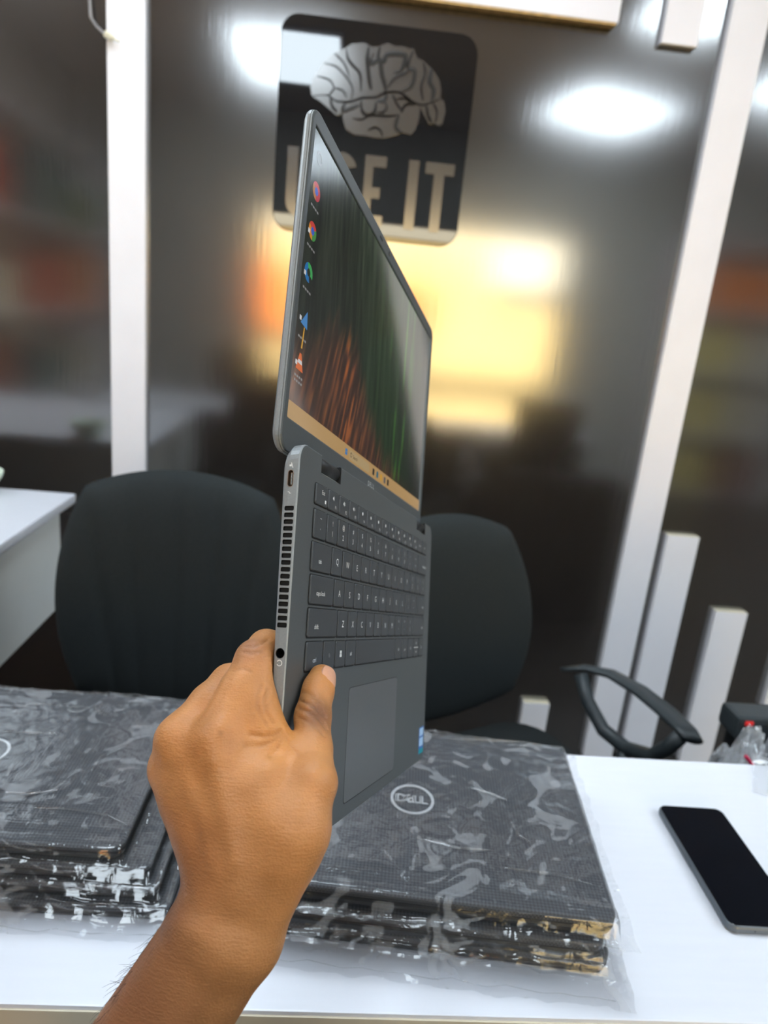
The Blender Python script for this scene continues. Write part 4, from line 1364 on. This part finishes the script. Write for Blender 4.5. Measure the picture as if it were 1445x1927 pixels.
GX, GY, GZ = axs[0][:, None, None], axs[1][None, :, None], axs[2][None, None, :]


def capsule(c):
    ax, ay, az, ra, bx, by, bz, rb = c
    dx, dy, dz = bx - ax, by - ay, bz - az
    L2 = dx * dx + dy * dy + dz * dz
    t = np.clip(((GX - ax) * dx + (GY - ay) * dy + (GZ - az) * dz) / L2, 0, 1).astype(np.float32)
    return np.sqrt((GX - ax - t * dx) ** 2 + (GY - ay - t * dy) ** 2 + (GZ - az - t * dz) ** 2) - (ra + t * (rb - ra))


def smin(a, b, k):
    h = np.clip(0.5 + 0.5 * (b - a) / k, 0, 1)
    return b + (a - b) * h - k * h * (1 - h)


def chain(L, k):
    d = capsule(L[0])
    for c in L[1:]:
        d = smin(d, capsule(c), k)
    return d


palm = chain(HAND['palm'], 7.5)
D_ = None
for nm, kk in (('index', 6.0), ('middle', 6.0), ('ring', 6.0), ('pinky', 6.0), ('thumb', 7.0)):
    s_ = smin(palm, chain(HAND[nm], 3.0), kk)
    D_ = s_ if D_ is None else smin(D_, s_, 1.6)
# flesh flattens against the laptop instead of entering it
tl = -10.0 * (1 - 0.40 * np.clip(-GY / 212.0, 0, 1))
bx_ = np.maximum(np.maximum(-0.25 - GX, GX - 330), np.maximum(np.maximum(GY, -212.3 - GY), np.maximum(GZ - 1.2, tl - 0.3 - GZ)))
D_ = -smin(-D_, bx_ + 0 * D_, 1.5)


def surface_nets(f):
    s = f < 0
    nx, ny, nz = f.shape
    off = [(0, 0, 0), (1, 0, 0), (0, 1, 0), (1, 1, 0), (0, 0, 1), (1, 0, 1), (0, 1, 1), (1, 1, 1)]
    cnt = sum(s[o[0]:nx - 1 + o[0], o[1]:ny - 1 + o[1], o[2]:nz - 1 + o[2]].astype(np.int8) for o in off)
    act = (cnt > 0) & (cnt < 8)
    ci = np.argwhere(act)
    idx = -np.ones(act.shape, dtype=np.int64)
    idx[act] = np.arange(len(ci))
    acc = np.zeros((len(ci), 3)); num = np.zeros(len(ci))
    edges = [(0, 1), (2, 3), (4, 5), (6, 7), (0, 2), (1, 3), (4, 6), (5, 7), (0, 4), (1, 5), (2, 6), (3, 7)]
    for a, b in edges:
        oa, ob = np.array(off[a]), np.array(off[b])
        fa = f[ci[:, 0] + oa[0], ci[:, 1] + oa[1], ci[:, 2] + oa[2]].astype(float)
        fb = f[ci[:, 0] + ob[0], ci[:, 1] + ob[1], ci[:, 2] + ob[2]].astype(float)
        m = (fa < 0) != (fb < 0)
        t = np.where(m, fa / np.where(m, fa - fb, 1), 0)
        acc += np.where(m[:, None], oa + t[:, None] * (ob - oa), 0)
        num += m
    v = ci + acc / num[:, None]
    faces = []
    for ax in range(3):
        a1, a2 = [(1, 2), (2, 0), (0, 1)][ax]
        sl0 = [slice(1, None)] * 3; sl1 = [slice(1, None)] * 3
        sl0[ax] = slice(0, f.shape[ax] - 1); sl1[ax] = slice(1, f.shape[ax])
        for k in (a1, a2):
            sl0[k] = slice(1, f.shape[k] - 1); sl1[k] = slice(1, f.shape[k] - 1)
        A, B = s[tuple(sl0)], s[tuple(sl1)]
        for flip, m in ((False, A & ~B), (True, ~A & B)):
            p = np.argwhere(m)
            base = p.copy()
            base[:, a1] += 1; base[:, a2] += 1
            e1 = np.zeros(3, int); e1[a1] = 1
            e2 = np.zeros(3, int); e2[a2] = 1
            q = [base - e1 - e2, base - e2, base, base - e1]
            ii = [idx[w[:, 0], w[:, 1], w[:, 2]] for w in q]
            faces.append(np.stack(ii if not flip else ii[::-1], -1))
    F = np.concatenate(faces)
    return v, F[(F >= 0).all(1)]


hv, hf = surface_nets(D_)
hv = hv * HSTEP + glo
# smooth the voxel facets away
for it in range(4):
    acc = np.zeros_like(hv); n_ = np.zeros(len(hv))
    for a, b_ in ((0, 1), (1, 2), (2, 3), (3, 0)):
        np.add.at(acc, hf[:, a], hv[hf[:, b_]]); np.add.at(n_, hf[:, a], 1)
        np.add.at(acc, hf[:, b_], hv[hf[:, a]]); np.add.at(n_, hf[:, b_], 1)
    hv = hv + 0.5 * (acc / np.maximum(n_, 1)[:, None] - hv)
# normals
fn = np.cross(hv[hf[:, 2]] - hv[hf[:, 0]], hv[hf[:, 3]] - hv[hf[:, 1]])
vn = np.zeros_like(hv)
for k in range(4):
    np.add.at(vn, hf[:, k], fn)
vn /= np.maximum(np.linalg.norm(vn, axis=1), 1e-9)[:, None]


def seg_dist(P, poly):
    best = np.full(len(P), 1e9)
    for a, b_ in zip(poly[:-1], poly[1:]):
        a = np.array(a, float); b_ = np.array(b_, float)
        d = b_ - a
        t = np.clip(((P - a) @ d) / (d @ d), 0, 1)
        best = np.minimum(best, np.linalg.norm(P - a - t[:, None] * d, axis=1))
    return best


CREASES = [
    ([(12.4, -132.8, 2.9), (9.1, -132.9, 5.8), (6.4, -134.1, 11.6), (6.4, -136.9, 16.4), (7.7, -139.7, 19.3)], 0.75, 0.9),
    ([(7.4, -136.1, 4.4), (4.6, -136.6, 9.2), (3.9, -138.7, 14.8), (4.8, -141.5, 19.0), (5.5, -144.9, 21.7)], 0.75, 0.9),
    ([(14.9, -129.4, 3.0), (12.5, -129.0, 7.1), (10.5, -130.7, 12.0), (10.2, -133.5, 16.4)], 0.55, 0.9),
    ([(4.4, -140.2, 6.0), (1.6, -141.3, 12.1), (0.5, -144.0, 18.0), (0.4, -147.2, 22.1)], 0.5, 0.9),
    ([(8.4, -133.1, 14.1), (7.5, -135.3, 16.0), (7.0, -137.3, 17.3)], 0.7, 0.8),
    ([(5.0, -139.2, 17.1), (5.2, -141.0, 18.9), (5.3, -143.3, 20.6)], 0.7, 0.8),
    ([(-11.6, -144.9, 5.1), (-15.3, -146.7, 2.6), (-17.6, -147.4, -1.4), (-19.5, -146.6, -7.6)], 0.7, 1.1),
    ([(-12.1, -146.3, 5.6), (-16.4, -149.5, 2.7), (-19.8, -151.3, -2.1), (-23.2, -151.3, -7.8)], 0.55, 1.1),
    ([(-11.2, -147.2, 6.8), (-11.6, -150.8, 9.7), (-13.5, -154.5, 14.8)], 0.6, 1.0),
    ([(-12.6, -147.9, 6.2), (-15.8, -152.0, 5.5), (-20.9, -155.3, 4.3)], 0.4, 1.1),
    ([(-9.3, -127.2, -4.2), (-12.9, -131.5, -4.2), (-14.3, -136.8, -2.5), (-13.6, -141.2, 0.9)], 0.8, 1.3),
    ([(-11.1, -124.8, -7.3), (-14.5, -129.6, -7.5), (-15.9, -135.5, -5.8), (-15.6, -141.8, -1.5)], 0.6, 1.3),
    ([(-7.0, -106.9, -19.6), (-7.0, -107.1, -15.6), (-2.7, -105.5, -12.9), (5.0, -103.4, -13.1)], 0.6, 1.0),
    ([(-8.9, -109.6, -19.4), (-8.9, -110.2, -14.9), (-5.7, -109.1, -11.2)], 0.4, 1.0),
    ([(-14.3, -118.5, -21.1), (-13.3, -117.3, -17.0), (-12.3, -118.6, -12.8)], 0.35, 1.0),
    ([(-10.8, -116.0, -23.8), (-18.5, -124.1, -21.8), (-22.5, -132.7, -23.7), (-27.1, -139.5, -25.5)], 0.5, 3.0),
    ([(-33.0, -169.0, -23.7), (-33.5, -178.0, -25.0), (-33.5, -186.9, -22.7)], 0.5, 4.0),
    ([(-19.3, -159.2, 28.0), (-19.2, -157.5, 24.0), (-15.8, -155.5, 19.0)], 0.25, 1.2),
    ([(-35.6, -196.7, -2.5), (-35.1, -180.1, -7.9), (-32.7, -159.0, -16.2)], -0.9, 5.5),
    ([(-35.3, -202.1, -11.3), (-33.9, -182.0, -21.9), (-31.1, -158.8, -34.4)], -0.8, 5.0),
    ([(-32.7, -154.6, -17.5), (-32.5, -149.1, -19.3), (-29.3, -143.4, -18.3)], -1.0, 6),
    ([(-34.7, -198.4, 17.2), (-32.2, -176.8, 24.2), (-22.6, -163.4, 26.6)], -0.5, 6),
]
disp = np.zeros(len(hv))
for poly, dep, wd in CREASES:
    disp -= 1.25 * dep * np.exp(-(seg_dist(hv, poly) / wd) ** 2)
hv = hv + vn * disp[:, None]
# ------------------------------------------------------------------ the rest of the person, seated behind the lens
def sdf_mesh(groups, lo, hi, step):
    """Smooth union of capsules (world metres), meshed."""
    global GX, GY, GZ
    ax_ = [np.arange(lo[i], hi[i] + step, step, dtype=np.float32) for i in range(3)]
    GX, GY, GZ = ax_[0][:, None, None], ax_[1][None, :, None], ax_[2][None, None, :]
    d = None
    for L, k in groups:
        c = chain(L, k)
        d = c if d is None else smin(d, c, k)
    v, f = surface_nets(d)
    return v * step + np.array(lo), f


hd = [(0, -0.20, 1.245, 0.078, 0, -0.175, 1.225, 0.076), (0, -0.165, 1.16, 0.052, 0, -0.145, 1.135, 0.038), (0, -0.19, 1.13, 0.056, 0, -0.20, 1.03, 0.060),
      (0, -0.098, 1.215, 0.010, 0, -0.088, 1.190, 0.014), (-0.078, -0.19, 1.225, 0.016, -0.076, -0.185, 1.19, 0.012), (0.078, -0.19, 1.225, 0.016, 0.076, -0.185, 1.19, 0.012)]
v2, f2 = sdf_mesh([(hd, 0.012)], (-0.12, -0.31, 0.99), (0.12, -0.06, 1.35), 0.007)
arm2 = [(0.265, -0.10, 0.76, 0.040, 0.19, 0.10, 0.63, 0.030), (0.19, 0.10, 0.63, 0.030, 0.16, 0.17, 0.600, 0.032)]
for q in range(4):
    arm2.append((0.145 + 0.017 * q, 0.19, 0.600, 0.0095, 0.135 + 0.016 * q, 0.24 + 0.008 * (q % 3), 0.580, 0.008))
arm2.append((0.15, 0.15, 0.605, 0.012, 0.115, 0.20, 0.592, 0.009))
v3, f3 = sdf_mesh([(arm2, 0.006)], (0.08, -0.16, 0.54), (0.33, 0.28, 0.82), 0.006)
inv3 = np.linalg.inv(LAP_R)
extra_v = np.concatenate([v2, v3])
extra_f = np.concatenate([f2, f3 + len(v2)])
ev = (extra_v - LAP_T) @ LAP_R            # world -> laptop frame, metres (rotation is orthonormal)
base_n = len(hv)
hv_all = np.concatenate([hv * MM, ev])
hf_all = np.concatenate([hf, extra_f + base_n])
person = link_mesh('person', hv_all.tolist(), hf_all.tolist(), skin_mat(), None, True)
person.matrix_world = LAPM
tag(person, 'bare left hand and forearm gripping the open grey laptop by its corner', 'person')
# knuckle pigment; also darker creases, wrist and forearm, lighter thumb tip and web
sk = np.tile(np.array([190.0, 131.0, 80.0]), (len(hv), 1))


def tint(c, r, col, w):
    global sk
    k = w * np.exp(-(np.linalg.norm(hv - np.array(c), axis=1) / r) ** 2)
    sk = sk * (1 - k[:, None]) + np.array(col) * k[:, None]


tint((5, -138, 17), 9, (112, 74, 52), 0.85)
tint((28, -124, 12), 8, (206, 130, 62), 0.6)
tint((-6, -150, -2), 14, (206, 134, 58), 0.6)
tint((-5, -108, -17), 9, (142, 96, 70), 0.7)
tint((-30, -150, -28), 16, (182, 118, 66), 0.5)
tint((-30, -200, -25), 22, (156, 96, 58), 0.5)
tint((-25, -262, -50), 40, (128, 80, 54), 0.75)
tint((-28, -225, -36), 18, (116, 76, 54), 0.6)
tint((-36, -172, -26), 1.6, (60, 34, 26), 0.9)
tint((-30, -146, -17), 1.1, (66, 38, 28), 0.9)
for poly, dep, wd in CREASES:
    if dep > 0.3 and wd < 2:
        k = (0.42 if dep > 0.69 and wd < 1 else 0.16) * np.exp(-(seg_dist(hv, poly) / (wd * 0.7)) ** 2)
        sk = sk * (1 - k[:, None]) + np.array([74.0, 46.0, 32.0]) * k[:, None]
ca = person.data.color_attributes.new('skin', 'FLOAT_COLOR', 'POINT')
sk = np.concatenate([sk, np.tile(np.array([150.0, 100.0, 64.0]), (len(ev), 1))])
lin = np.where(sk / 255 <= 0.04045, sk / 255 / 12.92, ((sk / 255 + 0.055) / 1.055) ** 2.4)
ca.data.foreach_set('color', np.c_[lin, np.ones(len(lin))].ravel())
# thumb nail
nA = np.array([28.0, -125.8, 7.7]); nN = np.array([-0.22, 0.52, 0.83]); nN /= np.linalg.norm(nN)
nL = np.array([0.76, 0.65, -0.10]); nL -= nN * (nL @ nN); nL /= np.linalg.norm(nL)
nW = np.cross(nN, nL)


def nail_pt(u, v):
    a, c = 2 * u - 1, 2 * v - 1
    aa = a * math.sqrt(1 - 0.40 * c * c); cc = c * math.sqrt(1 - 0.40 * a * a)
    l = 1.6 + 6.3 * cc; th = aa * 0.80
    m = max(abs(a), abs(c))
    R = 8.75 - 0.075 * (l + 4) - (0.9 if m > 0.98 else 0.0) - 0.012 * max(0, l - 2) ** 2
    return tuple((nA + nL * l + (nN * math.cos(th) + nW * math.sin(th)) * R) * MM)


mn = mat('thumb_nail', srgb(214, 158, 128), rough=0.32, sss=0.1, var=0.06, vscale=180)
MB().grid(nail_pt, 18, 18).build('nail', mn, person, True)
# a few fine dark hairs on the outer side of the forearm
b = MB()
hsel = np.where((hv[:, 1] < -236) & (hv[:, 1] > -300) & (vn[:, 2] < -0.55) & (vn[:, 0] < 0.45))[0]
for i in rng.choice(hsel, min(150, len(hsel)), replace=False):
    p0 = hv[i]; n_i = vn[i]
    dr = 0.30 * n_i + np.array([0.05, -0.75, -0.25]) + 0.22 * rng.normal(size=3)
    dr /= np.linalg.norm(dr)
    ln = 5 + 5 * rng.random()
    pts = [(p0 + dr * ln * t_ + n_i * (1.6 * t_ * (1 - t_))) * MM for t_ in (0, 0.35, 0.7, 1.0)]
    b.tube([tuple(p) for p in pts], [0.00007, 0.00006, 0.00005, 0.00002], 4)
hair = b.build('arm_hair', mat('dark_hair', srgb(30, 24, 22), rough=0.6), person)
hair['kind'] = 'stuff'
# clothing and hair (behind the lens; they shade the table and block the view of the street in the sleeves)
tor = [(0, -0.14, 0.645, 0.135, 0, -0.16, 0.86, 0.150), (-0.07, -0.15, 0.90, 0.115, 0.07, -0.15, 0.90, 0.115), (-0.16, -0.15, 0.985, 0.062, 0.16, -0.15, 0.985, 0.062)]
la = [(-0.19, -0.14, 0.975, 0.064, -0.150, 0.175, 0.735, 0.048), (-0.150, 0.175, 0.735, 0.048, -0.108, 0.222, 0.835, 0.036)]
ra = [(0.19, -0.14, 0.975, 0.064, 0.265, -0.11, 0.76, 0.050), (0.265, -0.11, 0.76, 0.050, 0.235, -0.02, 0.70, 0.044)]
sv_, sf_ = sdf_mesh([(tor, 0.05), (la, 0.02), (ra, 0.02)], (-0.34, -0.36, 0.42), (0.36, 0.32, 1.10), 0.012)


def person_part(name, v, f, m):
    o = link_mesh(name, ((v - LAP_T) @ LAP_R).tolist(), f.tolist(), m, person, True)
    return o


person_part('shirt', sv_, sf_, mat('navy_cotton', srgb(38, 42, 58), rough=0.9, var=0.1, vscale=40, bump=0.2, bscale=700))
legs = []
for q in (-1, 1):
    legs.append(([(q * 0.09, -0.12, 0.590, 0.080, q * 0.125, 0.30, 0.560, 0.062), (q * 0.125, 0.30, 0.560, 0.062, q * 0.13, 0.30, 0.0, 0.045), (q * 0.13, 0.28, -0.066, 0.040, q * 0.135, 0.345, -0.076, 0.034)], 0.012))
tv_, tf_ = sdf_mesh([([(-0.06, -0.14, 0.605, 0.095, 0.06, -0.14, 0.605, 0.095)], 0.03)] + legs, (-0.28, -0.30, -0.13), (0.28, 0.43, 0.74), 0.014)
person_part('trousers', tv_, tf_, mat('dark_trousers', srgb(30, 31, 36), rough=0.9, var=0.1, vscale=40))
hr_, hq_ = sdf_mesh([([(0, -0.212, 1.258, 0.080, 0, -0.190, 1.262, 0.077)], 0.01)], (-0.10, -0.31, 1.235), (0.10, -0.09, 1.36), 0.008)
person_part('hair', hr_, hq_, mat('dark_hair', srgb(30, 24, 22), rough=0.6))
chair_d = copy_tree(chair_a)
chair_d.location = (0.0, -0.44, 0)
chair_d.rotation_euler = (0, 0, PI)
tag(chair_d, 'black office chair under the person who holds the open laptop', 'chair', 'black office chairs')
